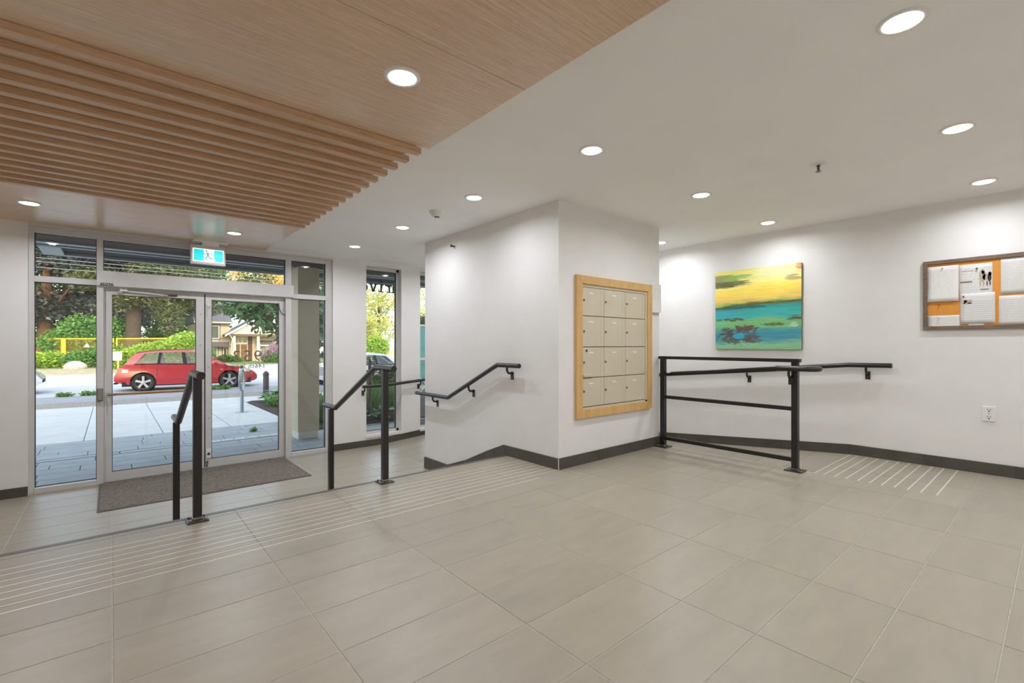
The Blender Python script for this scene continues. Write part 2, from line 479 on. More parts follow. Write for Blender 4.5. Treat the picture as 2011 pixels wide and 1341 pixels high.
obj('corner_trim', G().box(XB0 - BT - .004, XB0 + .004, YB1 - .004, YB1 + .004, LOW, LOW + .152), M['corner'], r)
obj('corner_trim', G().box(XB1 - .002, XB1 + .009, YB0 - BT - .003, YB0 + .004, 0, BH + .05), M['corner'], r)
base_run('baseboard_right', 'dark tile baseboard along the white right wall', 'y', XR, [(YK, 1.53, 0, 0, BH, BH), (1.53, YB1, 0, -.345, BH, BH - .345)], -1)
base_run('baseboard_front', 'dark tile baseboard under the narrow windows', 'x', YW, [(XL, SF[0], LOW, LOW, LOW + BH, LOW + BH), (SF[1], 3.5, LOW, LOW, LOW + BH, LOW + BH), (3.5, 5.127, LOW, LOW + .135, LOW + BH, LOW + BH + .135)], -1)

# ---------------------------------------------------------------- storefront, doors, windows
FY0, FY1 = 7.55, 7.665; GY = 7.612
DB, DT = LOW, 1.905
def pane(parent, x0, x1, z0, z1, y=GY, name='pane'):
    return obj(name, G().box(x0, x1, y, y + .012, z0, z1), M['glass'], parent)
def gasket(parent, x0, x1, z0, z1, y=GY):
    q = G(); w = .006
    for (a, b, c, d) in ((x0, x0 + w, z0, z1), (x1 - w, x1, z0, z1), (x0, x1, z0, z0 + w), (x0, x1, z1 - w, z1)): q.box(a, b, y - .012, y + .022, c, d)
    return obj('gasket', q, M['aludark'], parent)
g = G().box(SF[0], -.667, FY0, FY1, LOW, 2.572).box(2.573, SF[1], FY0, FY1, LOW, 2.572).box(-.667, 2.573, FY0, FY1, 2.479, 2.572)
w1 = struct('window_1', g, M['alu'], 'aluminium framed glass wall around the entrance doors', bevel=.002)
for (x0, x1, z0, z1) in ((-.138, -.077, LOW, 2.479), (1.984, 2.062, LOW, 2.479)): obj('mullion', G().box(x0, x1, FY0, FY1, z0, z1), M['alu'], w1, bevel=.002)
for (x0, x1, z0, z1) in ((-.667, -.138, 1.921, 1.988), (2.062, 2.573, 1.905, 1.976), (-.077, 1.984, 1.905, 2.095)): obj('transom', G().box(x0, x1, FY0, FY1, z0, z1), M['alu'], w1, bevel=.002)
for (x0, x1) in ((-.667, -.138), (2.062, 2.573)): obj('sill', G().box(x0, x1, FY0 - .012, FY1, LOW, -.421), M['alu'], w1, bevel=.003)
obj('head_strip', G().box(SF[0], SF[1], YW + .01, FY0, 2.545, 2.572), M['alu'], w1)
for (x0, x1, z0, z1) in ((-.667, -.138, -.421, 1.921), (-.667, -.138, 1.988, 2.479), (-.077, 1.984, 2.095, 2.479), (2.062, 2.573, 1.976, 2.479), (2.062, 2.573, -.421, 1.905)):
    pane(w1, x0, x1, z0, z1); gasket(w1, x0, x1, z0, z1)
obj('door_stop', G().box(-.077, -.057, 7.6, FY1, LOW, DT).box(1.984, 1.992, 7.6, FY1, LOW, DT), M['alu'], w1)

DY0, DY1 = 7.605, 7.655
def leaf(name, x0, x1, gx0, gx1, label):
    g = G().box(x0, gx0, DY0, DY1, DB + .012, DT - .006).box(gx1, x1, DY0, DY1, DB + .012, DT - .006)
    g.box(gx0, gx1, DY0, DY1, DB + .012, -.363).box(gx0, gx1, DY0, DY1, 1.822, DT - .006)
    d = struct(name, g, M['alu'], label, bevel=.002)
    pane(d, gx0, gx1, -.363, 1.822, 7.625); gasket(d, gx0, gx1, -.363, 1.822, 7.622)
    return d
d1 = leaf('door_1', -.055, .962, .004, .868, 'left glass entrance door with the wooden push bar')
d2 = leaf('door_2', .975, 1.984, 1.047, 1.904, 'right glass entrance door with the street number on it')
obj('meeting_gap', G().box(.962, .975, 7.63, 7.65, DB + .012, DT - .006), M['aludark'], d1)
obj('handle', G().tube([(-.02, 7.545, .597), (.90, 7.545, .597)], .0145, 14), M['pushbar'], d1, smooth=True)
for x in (-.024, .905): obj('bar_mount', G().tube([(x, DY0, .597), (x, 7.545, .597), (x + (.06 if x < .5 else -.06), 7.545, .597)], .016, 12), M['bolt'], d1, smooth=True)
obj('latch_plate', G().box(.835, .868, 7.598, 7.606, .44, .56), M['pushbar'], d1, bevel=.002)
for z in (1.62, 1.2, .78, .48, .26, -.1, -.3): obj('screw', G().lathe((.918, DY0, z), [(.006, 0), (.005, -.003)], 8, 'y', True), M['aludark'], d1)
for z in (.9, .2): obj('screw', G().lathe((1.01, DY0, z), [(.006, 0), (.005, -.003)], 8, 'y', True), M['aludark'], d2)
obj('closer_arm', G().prism([(.10, 1.872), (.13, 1.892), (.56, 1.850), (.56, 1.838), (.13, 1.862)], 'y', 7.575, 7.59), M['alu'], d1, bevel=.002)
obj('arm_pivot', G().box(.075, .15, 7.56, 7.60, 1.868, 1.905).box(.05, .10, 7.53, 7.60, 1.845, 1.853), M['white'], d1, bevel=.003)
obj('arm_shoe', G().box(.50, .66, 7.585, 7.605, 1.842, 1.86), M['steel'], d1, bevel=.002)
obj('bolt_guide', G().lathe((1.012, DY0, 1.745), [(.026, 0), (.026, -.012), (.014, -.014)], 18, 'y', True).box(.992, .999, 7.59, DY0, 1.60, 1.73), M['alu'], d2)
lk = obj('lock', G().box(.984, 1.036, 7.588, DY0, -.345, -.225), M['white'], d2, bevel=.004)
obj('cylinder', G().lathe((1.012, 7.588, -.285), [(.017, 0), (.017, -.006), (.009, -.008)], 16, 'y', True), M['steel'], lk, smooth=True)
obj('flush_bolt', G().tube([(.992, 7.595, -.47), (.992, 7.595, -.38)], .008, 8).box(.982, 1.01, 7.592, DY0, -.41, -.395), M['bolt'], d2)
obj('cable', G().tube([(1.90, 7.60, 1.83)] + [(1.90 + .075 * (1 - cos(t * pi)) , 7.585, 1.83 - .17 * sin(t * pi) ** .7 - .0 * t) for t in [i / 12 for i in range(1, 12)]] + [(2.05, 7.58, 1.86)], .006, 8), M['steel'], d2, smooth=True)

def text_g(s, size, cx, cz, y, depth=.004, mirror=False, spacing=1.0):
    """Flat lettering as geometry, centred on (cx, cz) in the plane y."""
    cu = bpy.data.curves.new('lettering', 'FONT'); cu.body = s; cu.size = size; cu.align_x = 'CENTER'; cu.align_y = 'CENTER'; cu.resolution_u = 2; cu.space_character = spacing
    to = bpy.data.objects.new('lettering', cu); COL.objects.link(to)
    bpy.context.view_layer.update()
    me = to.to_mesh()
    q = G(); sg = -1 if mirror else 1
    vs = [(cx + sg * v.co.x, y, cz + v.co.y) for v in me.vertices]
    n = len(vs)
    q.v = vs + [(a, b + depth, c) for a, b, c in vs]
    q.f = [tuple(p.vertices) for p in me.polygons] + [tuple(n + i for i in p.vertices)[::-1] for p in me.polygons]
    to.to_mesh_clear(); bpy.data.objects.remove(to); bpy.data.curves.remove(cu)
    return q
M['decal'] = mat('frosted_vinyl', (222, 196, 148), rough=0.6)
M['decal2'] = mat('frosted_vinyl_small', (176, 160, 136), rough=0.6)
obj('street_number', text_g('19531', .235, 1.49, 1.035, 7.640, .003, True, 1.16), M['decal'], d2)
obj('street_name', text_g('146th Street', .092, 1.475, .895, 7.640, .003, True, 1.08), M['decal2'], d2)

op = thing('door_operator', 'grey door operator box running above both entrance doors', 'door operator', (.98, 7.5, 1.915))
obj('cover', G().box(-.137, 2.088, 7.512, 7.62, 1.915, 2.10), M['alu'], op, bevel=.006)
npl = obj('nameplate', G().box(-.108, .016, 7.508, 7.513, 1.922, 1.953), mat('nameplate_black', (22, 22, 22), rough=.4), op)
obj('lettering', text_g('STANLEY', .033, -.046, 1.9375, 7.5065, .002), mat('nameplate_white', (225, 225, 225), rough=.5), npl)

pp = thing('push_plate', 'small grey push pad on the mullion left of the doors', 'push pad', (-.107, 7.55, .6))
obj('housing', G().box(-.135, -.078, 7.51, 7.552, .525, .678), mat('pad_grey', (120, 114, 106), rough=.45, metal=.4), pp, bevel=.008)
obj('button', G().box(-.128, -.085, 7.503, 7.512, .535, .668), mat('pad_light', (150, 144, 136), rough=.4, metal=.5), pp, bevel=.004)

def slim_window(n, w, label):
    x0, x1, z0, z1 = w; fy0, fy1 = 7.60, 7.68
    g = G().box(x0, x0 + .03, fy0, fy1, z0, z1).box(x1 - .045, x1, fy0, fy1, z0, z1).box(x0, x1, fy0, fy1, z1 - .05, z1).box(x0, x1, fy0, fy1, z0, z0 + .045)
    s = struct('window_%d' % n, g, M['alu'], label, bevel=.002)
    pane(s, x0 + .03, x1 - .045, z0 + .045, z1 - .05, 7.635); gasket(s, x0 + .03, x1 - .045, z0 + .045, z1 - .05, 7.635)
    obj('sill', G().box(x0 - .012, x1 + .03, YW - .022, fy0, z0 - .045, z0 + .004), M['trimwhite'], s, bevel=.004)
slim_window(2, W2, 'tall narrow window beside the entrance glass wall')
slim_window(3, W3, 'tall narrow window half hidden by the mailbox wall')

# ---------------------------------------------------------------- recessed ceiling lamps
M['lens'] = mat('lamp_lens', (255, 250, 240), rough=.5, emit=(255, 250, 240), emit_s=9.0)
lens_me = mesh('lens', G().lathe((0, 0, 0), [(.001, -.016), (.040, -.0145), (.062, -.010), (.070, -.003)], 28), M['lens'])
trim_me = mesh('trim_ring', G().lathe((0, 0, 0), [(.069, -.002), (.072, -.008), (.088, -.007), (.093, 0)], 32), M['white'])
for me in (lens_me, trim_me): me.polygons.foreach_set('use_smooth', [True] * len(me.polygons))
def lamp_power(o, x, y, z, w):
    ld = bpy.data.lights.new('lamp_light', 'AREA'); ld.shape = 'DISK'; ld.size = .06 * S; ld.energy = w; ld.color = LAMP_COL; ld.spread = radians(166)
    lo = bpy.data.objects.new('lamp_light', ld); COL.objects.link(lo); lo.parent = o; lo.location = (0, 0, -.019 * S)
def downlight(x, y, z, label, group=None, w=1.0):
    o = thing('ceiling_lamp', label, 'ceiling lamp', (x, y, z), group or 'recessed ceiling lamps')
    piece('lens', lens_me, o, (x, y, z)); piece('trim_ring', trim_me, o, (x, y, z))
    lamp_power(o, x, y, z, LAMP_W * w)
downlight(1.13, 2.19, PZ, 'round recessed lamp set in the plain oak ceiling panel, apart from the slats')
downlight(-.604, 6.46, PZ, 'recessed lamp in the oak strip by the doors, far from the exit sign', w=1.8)
downlight(1.14, 6.57, PZ, 'recessed lamp in the oak strip close beside the exit sign', w=1.5)
downlight(2.60, .452, H, 'largest looking ceiling lamp, in the white ceiling at the top right', w=.85)
downlight(2.622, 2.196, H, 'ceiling lamp in the white ceiling level with the corner of the oak soffit')
downlight(2.614, 3.622, H, 'ceiling lamp in front of the white wall block, next to the smoke detector', w=1.0)
downlight(2.627, 5.087, H, 'ceiling lamp beyond the smoke detector, second lamp from the entrance windows', w=1.3)
downlight(2.621, 6.506, H, 'smallest whole ceiling lamp, white ceiling just before the entrance windows', w=1.25)
downlight(4.150, .443, H, 'ceiling lamp nearer the camera than the sprinkler, second down at the right', w=.85)
downlight(4.179, 2.189, H, 'ceiling lamp above the gap between mailboxes and painting')
downlight(5.700, 2.188, H, 'ceiling lamp straight above the colourful painting', w=.8)
downlight(5.675, .443, H, 'ceiling lamp close to the right wall above the notice board', w=.8)
downlight(5.694, 3.563, H, 'ceiling lamp mostly hidden behind the mailbox wall edge')
for x, y in ((5.69, 5.0), (5.69, 6.5), (4.16, 6.5), (-.60, 2.19), (2.62, -1.1), (4.16, -1.1), (5.69, -1.1), (1.13, -1.1), (-.60, -1.1), (-2.0, 0.3), (-2.0, 2.2)):  # unseen lamps added to continue the rows and raise the bounced light
    downlight(x, y, PZ if x < 1.69 and y > -1.6 else H, 'round ceiling lamp out of view, added to raise the bounced light', 'added ceiling lamps out of view')

# ---------------------------------------------------------------- stair railings
def plate(parent, x, y, z=0.0, s=.062):
    p = obj('base_plate', G().box(x - s, x + s, y - s, y + s, z, z + .012), M['steel'], parent, bevel=.0015)
    for dx in (-.043, .043):
        for dy in (-.043, .043):
            obj('bolt', G().lathe((x + dx, y + dy, z + .012), [(.011, 0), (.011, .006), (.006, .010)], 8, 'z', True), M['bolt'], p)
    return p
def stair_rail(x, yt, yb, label):
    o = thing('stair_railing', label, 'railing', (x, yt, 0), 'railings standing on the stair edge')
    h = .0255
    obj('post', G().box(x - h, x + h, yt - h, yt + h, .01, .985), M['black'], o, bevel=.003)
    obj('post', G().box(x - h, x + h, yb - h, yb + h, LOW, .50), M['black'], o, bevel=.003)
    plate(o, x, yt); plate(o, x, yb, LOW)
    obj('collar', G().box(x - .031, x + .031, yt - .031, yt + .031, .012, .028), M['bolt'], o, bevel=.003)
    obj('rail', G().tube([(x, yt - .175, .998), (x, yt + .19, .998), (x, yt + 1.19, .53), (x, yt + 1.55, .53)], .0265, 20), M['black'], o, smooth=True)
stair_rail(.446, 3.847, 5.22, 'black steel stair railing standing in front of the two glass doors')
stair_rail(1.823, 3.859, 5.19, 'black steel stair railing standing between the door mat and the white wall block')

def bracket(parent, top, wall, axis, sgn):
    """Small curved bracket from the underside of a rail to a plate on the wall."""
    b = G()
    tx, ty, tz = top; wx, wy, wz = wall
    mid = [(tx, ty, tz), (tx, ty, tz - .035), (tx + (wx - tx) * .22, ty + (wy - ty) * .22, tz - .062), (tx + (wx - tx) * .95, ty + (wy - ty) * .95, tz - .068)]
    fl = (.019, .006) if axis == 'x' else (.006, .019)
    b.tube(mid, .012, 8, True)
    p = obj('bracket', b, M['black'], parent, smooth=True)
    if axis == 'x': q = G().box(min(wx, wx - sgn * .008), max(wx, wx - sgn * .008), wy - .022, wy + .022, tz - .135, tz - .05)
    else: q = G().box(wx - .022, wx + .022, min(wy, wy - sgn * .008), max(wy, wy - sgn * .008), tz - .135, tz - .05)
    obj('wall_plate', q, M['black'], p, bevel=.002)
    c = (wx - sgn * .008, wy, tz - .115) if axis == 'x' else (wx, wy - sgn * .008, tz - .115)
    obj('screw', G().lathe(c, [(.007, 0), (.005, -sgn * .003)], 8, axis, True), M['bolt'], p)

hr = thing('handrail', 'black tube handrail sloping down the white wall block beside the stairs', 'handrail', (3.2, 4.5, .7), 'wall mounted handrails')
obj('rail', G().tube([(3.2, 3.64, .985), (3.2, 4.0, .985), (3.2, 4.987, .545), (3.2, 5.79, .545)], .0245, 20), M['black'], hr, smooth=True)
bracket(hr, (3.2, 3.838, .965), (XB0, 3.838, 0), 'x', 1); bracket(hr, (3.2, 4.545, .722), (XB0, 4.545, 0), 'x', 1); bracket(hr, (3.2, 5.356, .525), (XB0, 5.356, 0), 'x', 1)
hr = thing('handrail', 'black tube handrail along the ramp, fixed to the wall below the painting', 'handrail', (6.12, 2.5, .9), 'wall mounted handrails')
obj('rail', G().tube([(6.12, 1.145, .988), (6.12, 1.52, .984), (6.12, 5.6, .60)], .0255, 20), M['black'], hr, smooth=True)
bracket(hr, (6.12, 1.366, .968), (XR, 1.366, 0), 'x', 1); bracket(hr, (6.12, 2.60, .862), (XR, 2.60, 0), 'x', 1); bracket(hr, (6.12, 4.1, .72), (XR, 4.1, 0), 'x', 1)
hr = thing('handrail', 'black tube handrail crossing the tall narrow windows', 'handrail', (3.8, 7.42, .55), 'wall mounted handrails')
obj('rail', G().tube([(3.117, 7.42, .522), (3.50, 7.42, .522), (5.2, 7.42, .655), (5.8, 7.42, .66)], .0245, 18), M['black'], hr, smooth=True)
bracket(hr, (3.155, 7.42, .502), (3.155, YW, 0), 'y', 1); bracket(hr, (4.185, 7.42, .555), (4.185, YW, 0), 'y', 1)

# guard at the head of the ramp
gx = 4.972
gr = thing('ramp_guard', 'black steel guard railing with flat bars at the head of the ramp', 'railing', (gx, 2.36, 0))
h = .0275
for y in (3.074, 1.662):
    obj('post', G().box(gx - h, gx + h, y - h, y + h, .01, 1.04), M['black'], gr, bevel=.002)
    plate(gr, gx, y, 0, .075)
    obj('collar', G().box(gx - .034, gx + .034, y - .034, y + .034, .012, .026), M['bolt'], gr, bevel=.003)
obj('top_rail', G().box(gx - .032, gx + .032, 1.618, 3.122, 1.036, 1.070), M['black'], gr, bevel=.002)
obj('middle_rail', G().box(gx - .014, gx + .014, 1.69, 3.047, .572, .610), M['black'], gr, bevel=.002)
obj('bottom_rail', G().box(gx - .014, gx + .014, 1.69, 3.047, .084, .124), M['black'], gr, bevel=.002)
xr_, xn = gx + .085, gx - .085
pts = [(xr_, 3.02, .86), (xr_, 2.4, .915), (xr_, 1.80, .968), (xr_, 1.55, .978)]
pts += [(gx + .085 * cos(a), 1.55 - .085 * sin(a), .979) for a in [pi * i / 10 for i in range(1, 10)]] + [(xn, 1.55, .979), (xn, 1.80, .979)]
obj('handrail_tube', G().tube(pts, .0255, 18), M['black'], gr, smooth=True)
for (x, y, z) in ((xr_, 1.70, .95), (xn, 1.69, .953)):
    s_ = 1 if x > gx else -1
    b = obj('bracket', G().tube([(x, y, z), (x, y, z - .04), (x - s_ * .02, y, z - .06), (gx + s_ * h, y, z - .062)], .013, 8), M['black'], gr, smooth=True)
    obj('bracket_plate', G().box(min(gx + s_ * h, gx + s_ * (h + .007)), max(gx + s_ * h, gx + s_ * (h + .007)), y - .022, y + .022, z - .13, z - .045), M['black'], b, bevel=.002)
    for dz in (-.075, -.112): obj('screw', G().lathe((gx + s_ * (h + .007), y + (.006 if dz < -.1 else -.01), z + dz), [(.006, 0), (.004, s_ * .003)], 8, 'x', True), M['bolt'], b)
obj('tube_weld', G().box(gx + .01, xr_, 3.022, 3.052, .849, .869), M['black'], gr)

# ---------------------------------------------------------------- mailboxes
M['mail'] = mat('mailbox_enamel', (203, 193, 170), rough=.38, spec=.4, var=.015, scale=4)
M['seam'] = mat('door_seam', (176, 166, 143), rough=.5)
M['maildark'] = mat('mailbox_gap', (70, 64, 54), rough=.7)
mx0, mx1, mz0, mz1 = 3.502, 4.812, .464, 1.902; fw = .088; yf = YB0 - .036
mb = thing('mailbox_panel', 'maple framed bank of twelve beige mailboxes on the white wall', 'mailboxes', ((mx0 + mx1) / 2, YB0, mz0))
for n_, c in (('frame_stile', [(mx0, mz0), (mx0 + fw, mz0 + fw), (mx0 + fw, mz1 - fw * .95), (mx0, mz1)]), ('frame_stile', [(mx1, mz1), (mx1 - fw, mz1 - fw * .95), (mx1 - fw, mz0 + fw), (mx1, mz0)]),
              ('frame_rail', [(mx0, mz0), (mx1, mz0), (mx1 - fw, mz0 + fw), (mx0 + fw, mz0 + fw)]), ('frame_rail', [(mx0, mz1), (mx0 + fw, mz1 - fw * .95), (mx1 - fw, mz1 - fw * .95), (mx1, mz1)])):
    obj(n_, G().prism(c, 'y', yf, YB0), M['maple'], mb, bevel=.003)
ix0, ix1, iz0, iz1 = mx0 + fw, mx1 - fw, mz0 + fw, mz1 - fw * .95
obj('back_box', G().box(ix0, ix1, YB0 - .008, YB0 - .002, iz0, iz1), M['maildark'], mb)
obj('inner_trim', G().box(ix0, ix0 + .006, YB0 - .03, YB0 - .006, iz0, iz1).box(ix1 - .034, ix1, YB0 - .022, YB0 - .006, iz0, iz1).box(ix0, ix1, YB0 - .022, YB0 - .006, iz0, iz0 + .018).box(ix0, ix1, YB0 - .018, YB0 - .006, iz1 - .028, iz1), M['mail'], mb)
cx_ = [ix0 + .007, 3.942, 4.313, ix1 - .037]; cz_ = [iz0 + .022, .868, 1.182, 1.497, iz1 - .03]
M['tagw'] = mat('number_tag', (232, 228, 214), rough=.5)
for i in range(3):
    for j in range(4):
        a0, a1, b0, b1 = cx_[i] + .0025, cx_[i + 1] - .0025, cz_[j] + .0035, cz_[j + 1] - .0035
        yd = YB0 - .020
        d = obj('door', G().box(a0, a1, yd, YB0 - .008, b0, b1), M['mail'], mb, bevel=.002)
        obj('hinge_seam', G().box(a1 - .052, a1 - .0495, yd - .0006, yd, b0 + .01, b1 - .01), M['seam'], d)
        kx = a0 + .021; kz = b0 + .155
        obj('lock', G().lathe((kx, yd, kz), [(.0125, 0), (.0125, -.006), (.009, -.008)], 14, 'y', True), M['bolt'], d, smooth=True)
        obj('keyhole', G().box(kx - .0045, kx + .0045, yd - .0095, yd - .008, kz - .008, kz + .006), M['maildark'], d)
        tx_ = a0 + (.10 if i == 0 else .135); tz_ = b1 - .062
        obj('number_tag', G().box(tx_, tx_ + .07, yd - .001, yd, tz_, tz_ + .014), M['tagw'], d)
        if i == 0 and j == 1:
            obj('lock', G().lathe((a0 + .062, yd, b1 - .035), [(.013, 0), (.013, -.005)], 14, 'y', True), M['maildark'], d)
            obj('mail_slot', G().box(a0 + .01, a0 + .14, yd - .012, yd, b0 + .012, b0 + .03).box(a0 + .008, a0 + .145, yd - .014, yd, b0 + .004, b0 + .010), M['mail'], d, bevel=.002)
obj('maker_label', G().box(ix1 - .145, ix1 - .06, YB0 - .0215, YB0 - .0195, iz0 + .035, iz0 + .058), M['tagw'], mb)
for x in (-.14, -.118, -.105, -.092, -.08): obj('label_print', G().box(ix1 + x, ix1 + x + .008, YB0 - .0222, YB0 - .0214, iz0 + .042, iz0 + .051), M['maildark'], mb)

def paper_mat(name, base=(226, 224, 220), ink=(120, 118, 116), freq=70.0, ax=1, m0=.8, dens=.5, lo=-9, hi=9):
    """Rows of small print as flat ink on paper; ax is the local axis of the lines' run, m0 the half width in metres."""
    m, nt, b = new_mat(name); L = nt.links
    tc = nt.nodes.new('ShaderNodeTexCoord'); sp = nt.nodes.new('ShaderNodeSeparateXYZ'); L.new(tc.outputs['Object'], sp.inputs[0])
    def mth(op, a, bb=None, cl=False):
        n = nt.nodes.new('ShaderNodeMath'); n.operation = op; n.use_clamp = cl
        for i, v in enumerate((a, bb)):
            if v is None: continue
            if isinstance(v, (int, float)): n.inputs[i].default_value = v
            else: L.new(v, n.inputs[i])
        return n.outputs[0]
    z = sp.outputs[2]; run = sp.outputs[ax]
    fr = mth('FRACT', mth('MULTIPLY', z, freq)); row = mth('LESS_THAN', fr, .42)
    nz = nt.nodes.new('ShaderNodeTexNoise'); nz.inputs['Scale'].default_value = 1.0; nz.inputs['Detail'].default_value = 1
    cb = nt.nodes.new('ShaderNodeCombineXYZ'); L.new(mth('MULTIPLY', run, 60.0), cb.inputs[0]); L.new(mth('FLOOR', mth('MULTIPLY', z, freq)), cb.inputs[1]); L.new(cb.outputs[0], nz.inputs['Vector'])
    word = mth('GREATER_THAN', nz.outputs['Fac'], 1 - dens)
    inside = mth('LESS_THAN', mth('ABSOLUTE', run), m0)
    rng = mth('MULTIPLY', mth('GREATER_THAN', z, lo), mth('LESS_THAN', z, hi))
    k = mth('MULTIPLY', mth('MULTIPLY', row, word), mth('MULTIPLY', inside, rng))
    mx = nt.nodes.new('ShaderNodeMix'); mx.data_type = 'RGBA'; mx.inputs['A'].default_value = lin(base); mx.inputs['B'].default_value = lin(ink)
    L.new(mth('MULTIPLY', k, .26), mx.inputs['Factor']); L.new(mx.outputs['Result'], b.inputs['Base Color']); b.inputs['Roughness'].default_value = .7
    return m

nh = thing('wall_notice', 'curled white notice sheet in a clear holder right of the mailboxes', 'notice', (4.91, YB0, 1.75))
rows = []
for z in (1.585, 1.92):
    rows.append([(4.818 + .215 * t, YB0 - .012 - .03 * sin(pi * min(1, t * 1.0)) * (1 if z < 1.7 else .7), z) for t in [i / 10 for i in range(11)]])
obj('holder', G().box(4.822, 5.005, YB0 - .006, YB0, 1.60, 1.93), M['white'], nh)
obj('sheet', G().grid(rows), paper_mat('notice_print', ax=0, freq=42, m0=.075, lo=-.02, hi=.12), nh, smooth=True)

# ---------------------------------------------------------------- painting
def painting_mat():
    m, nt, b = new_mat('abstract_canvas'); L = nt.links
    tc = nt.nodes.new('ShaderNodeTexCoord'); sp = nt.nodes.new('ShaderNodeSeparateXYZ'); L.new(tc.outputs['Object'], sp.inputs[0])
    W = 1.035 * S
    def mth(op, a, bb=None, c=None, cl=False):
        n = nt.nodes.new('ShaderNodeMath'); n.operation = op; n.use_clamp = cl
        for i, v in enumerate((a, bb, c)):
            if v is None: continue
            if isinstance(v, (int, float)): n.inputs[i].default_value = v
            else: L.new(v, n.inputs[i])
        return n.outputs[0]
    u = mth('MULTIPLY_ADD', sp.outputs[1], -1 / W, .5); v = mth('MULTIPLY_ADD', sp.outputs[2], 1 / W, .5)
    def noise(su, sv, sc, det=5, off=0):
        cb = nt.nodes.new('ShaderNodeCombineXYZ'); L.new(mth('MULTIPLY', u, su), cb.inputs[0]); L.new(mth('MULTIPLY', v, sv), cb.inputs[1]); cb.inputs[2].default_value = off
        n = nt.nodes.new('ShaderNodeTexNoise'); n.inputs['Scale'].default_value = sc; n.inputs['Detail'].default_value = det; n.inputs['Roughness'].default_value = .65
        L.new(cb.outputs[0], n.inputs['Vector']); return n.outputs['Fac']
    n1 = noise(1.2, 9, 2.2, 6); n2 = noise(1.0, 3.2, 2.0, 3, 3.3); n3 = noise(2, 30, 3, 4, 7.1); n4 = noise(6, 16, 2.2, 7, 11.0)
    vv = mth('ADD', v, mth('MULTIPLY_ADD', n1, .13, -.065)); vv = mth('ADD', vv, mth('MULTIPLY_ADD', n2, .12, -.06)); vv = mth('ADD', vv, mth('MULTIPLY_ADD', u, -.03, .015))
    cr = nt.nodes.new('ShaderNodeValToRGB'); el = cr.color_ramp.elements
    stops = [(0, (136, 196, 128)), (.06, (140, 196, 160)), (.12, (84, 160, 158)), (.19, (60, 150, 172)), (.25, (74, 158, 160)), (.30, (120, 186, 128)), (.35, (128, 190, 118)), (.40, (70, 180, 172)), (.48, (58, 170, 166)), (.525, (62, 140, 128)), (.55, (80, 112, 72)), (.575, (170, 190, 92)), (.62, (244, 206, 108)), (.68, (250, 218, 100)), (.75, (252, 226, 96)), (.83, (246, 234, 140)), (.90, (238, 228, 156)), (1, (236, 226, 110))]
    while len(el) < len(stops): el.new(.5)
    for i, (p, c) in enumerate(stops): el[i].position = p; el[i].color = lin(c)
    L.new(vv, cr.inputs[0])
    col = cr.outputs[0]
    def blob(cu, cv, ru, rv, c, thr, nn, amt=.85, soft=.22):
        nonlocal col
        du = mth('DIVIDE', mth('SUBTRACT', u, cu), ru); dv = mth('DIVIDE', mth('SUBTRACT', v, cv), rv)
        r2 = mth('ADD', mth('MULTIPLY', du, du), mth('MULTIPLY', dv, dv)); fall = mth('SUBTRACT', 1.0, r2, cl=True)
        k = mth('ADD', mth('MULTIPLY', fall, .75), mth('MULTIPLY_ADD', nn, 2.6, -1.3 + .28))
        mr = nt.nodes.new('ShaderNodeMapRange'); mr.inputs['From Min'].default_value = thr; mr.inputs['From Max'].default_value = thr + soft; mr.inputs['To Max'].default_value = amt
        L.new(k, mr.inputs['Value'])
        gate = mth('MULTIPLY', mr.outputs[0], mth('GREATER_THAN', fall, .001))
        mx = nt.nodes.new('ShaderNodeMix'); mx.data_type = 'RGBA'; L.new(gate, mx.inputs['Factor']); L.new(col, mx.inputs['A']); mx.inputs['B'].default_value = lin(c); col = mx.outputs['Result']
    blob(.10, .865, .36, .10, (112, 128, 70), .50, n1, .8); blob(.06, .82, .42, .045, (86, 92, 58), .52, n3, .9); blob(.30, .90, .22, .05, (150, 190, 90), .50, n1, .8)
    blob(.93, .845, .14, .05, (176, 156, 110), .62, n1, .8); blob(1.0, .97, .07, .05, (232, 116, 72), .45, n2, .8); blob(.72, .93, .3, .09, (240, 232, 176), .5, n1, .8)
    blob(.62, .565, .5, .025, (104, 84, 46), .58, n3, .9); blob(.3, .525, .42, .03, (40, 92, 78), .62, n3, .85)
    blob(.22, .375, .28, .03, (84, 82, 56), .66, n4, .9); blob(.70, .305, .22, .03, (96, 92, 54), .66, n4, .85); blob(.95, .37, .14, .05, (72, 70, 48), .66, n3, .85)
    blob(.36, .26, .22, .055, (98, 78, 62), .58, n4, .95); blob(.24, .15, .30, .12, (92, 88, 72), .66, n4, .9); blob(.15, .20, .12, .10, (86, 76, 66), .60, n4, .85); blob(.45, .14, .14, .10, (92, 84, 82), .60, n4, .8)
    blob(.30, .165, .085, .065, (34, 170, 206), .44, n2, .95, .08); blob(.85, .16, .30, .06, (76, 140, 172), .60, n1, .7); blob(.93, .29, .08, .04, (190, 214, 196), .6, n4, .8)
    blob(.10, .45, .25, .05, (52, 172, 190), .5, n1, .6)
    mr = nt.nodes.new('ShaderNodeMapRange'); mr.inputs['From Min'].default_value = .3; mr.inputs['From Max'].default_value = .7; mr.inputs['To Min'].default_value = .84; mr.inputs['To Max'].default_value = 1.1; L.new(n3, mr.inputs['Value'])
    hs = nt.nodes.new('ShaderNodeHueSaturation'); L.new(mr.outputs[0], hs.inputs['Value']); L.new(col, hs.inputs['Color'])
    L.new(hs.outputs[0], b.inputs['Base Color']); b.inputs['Roughness'].default_value = .45
    return m
PX0 = 6.165
pa = thing('painting', 'square abstract canvas in yellow, teal and green on the right wall', 'painting', (XR, 2.512, 1.66))
obj('canvas', G().box(PX0, PX0 + .003, 1.996, 3.028, 1.150, 2.170), painting_mat(), pa)
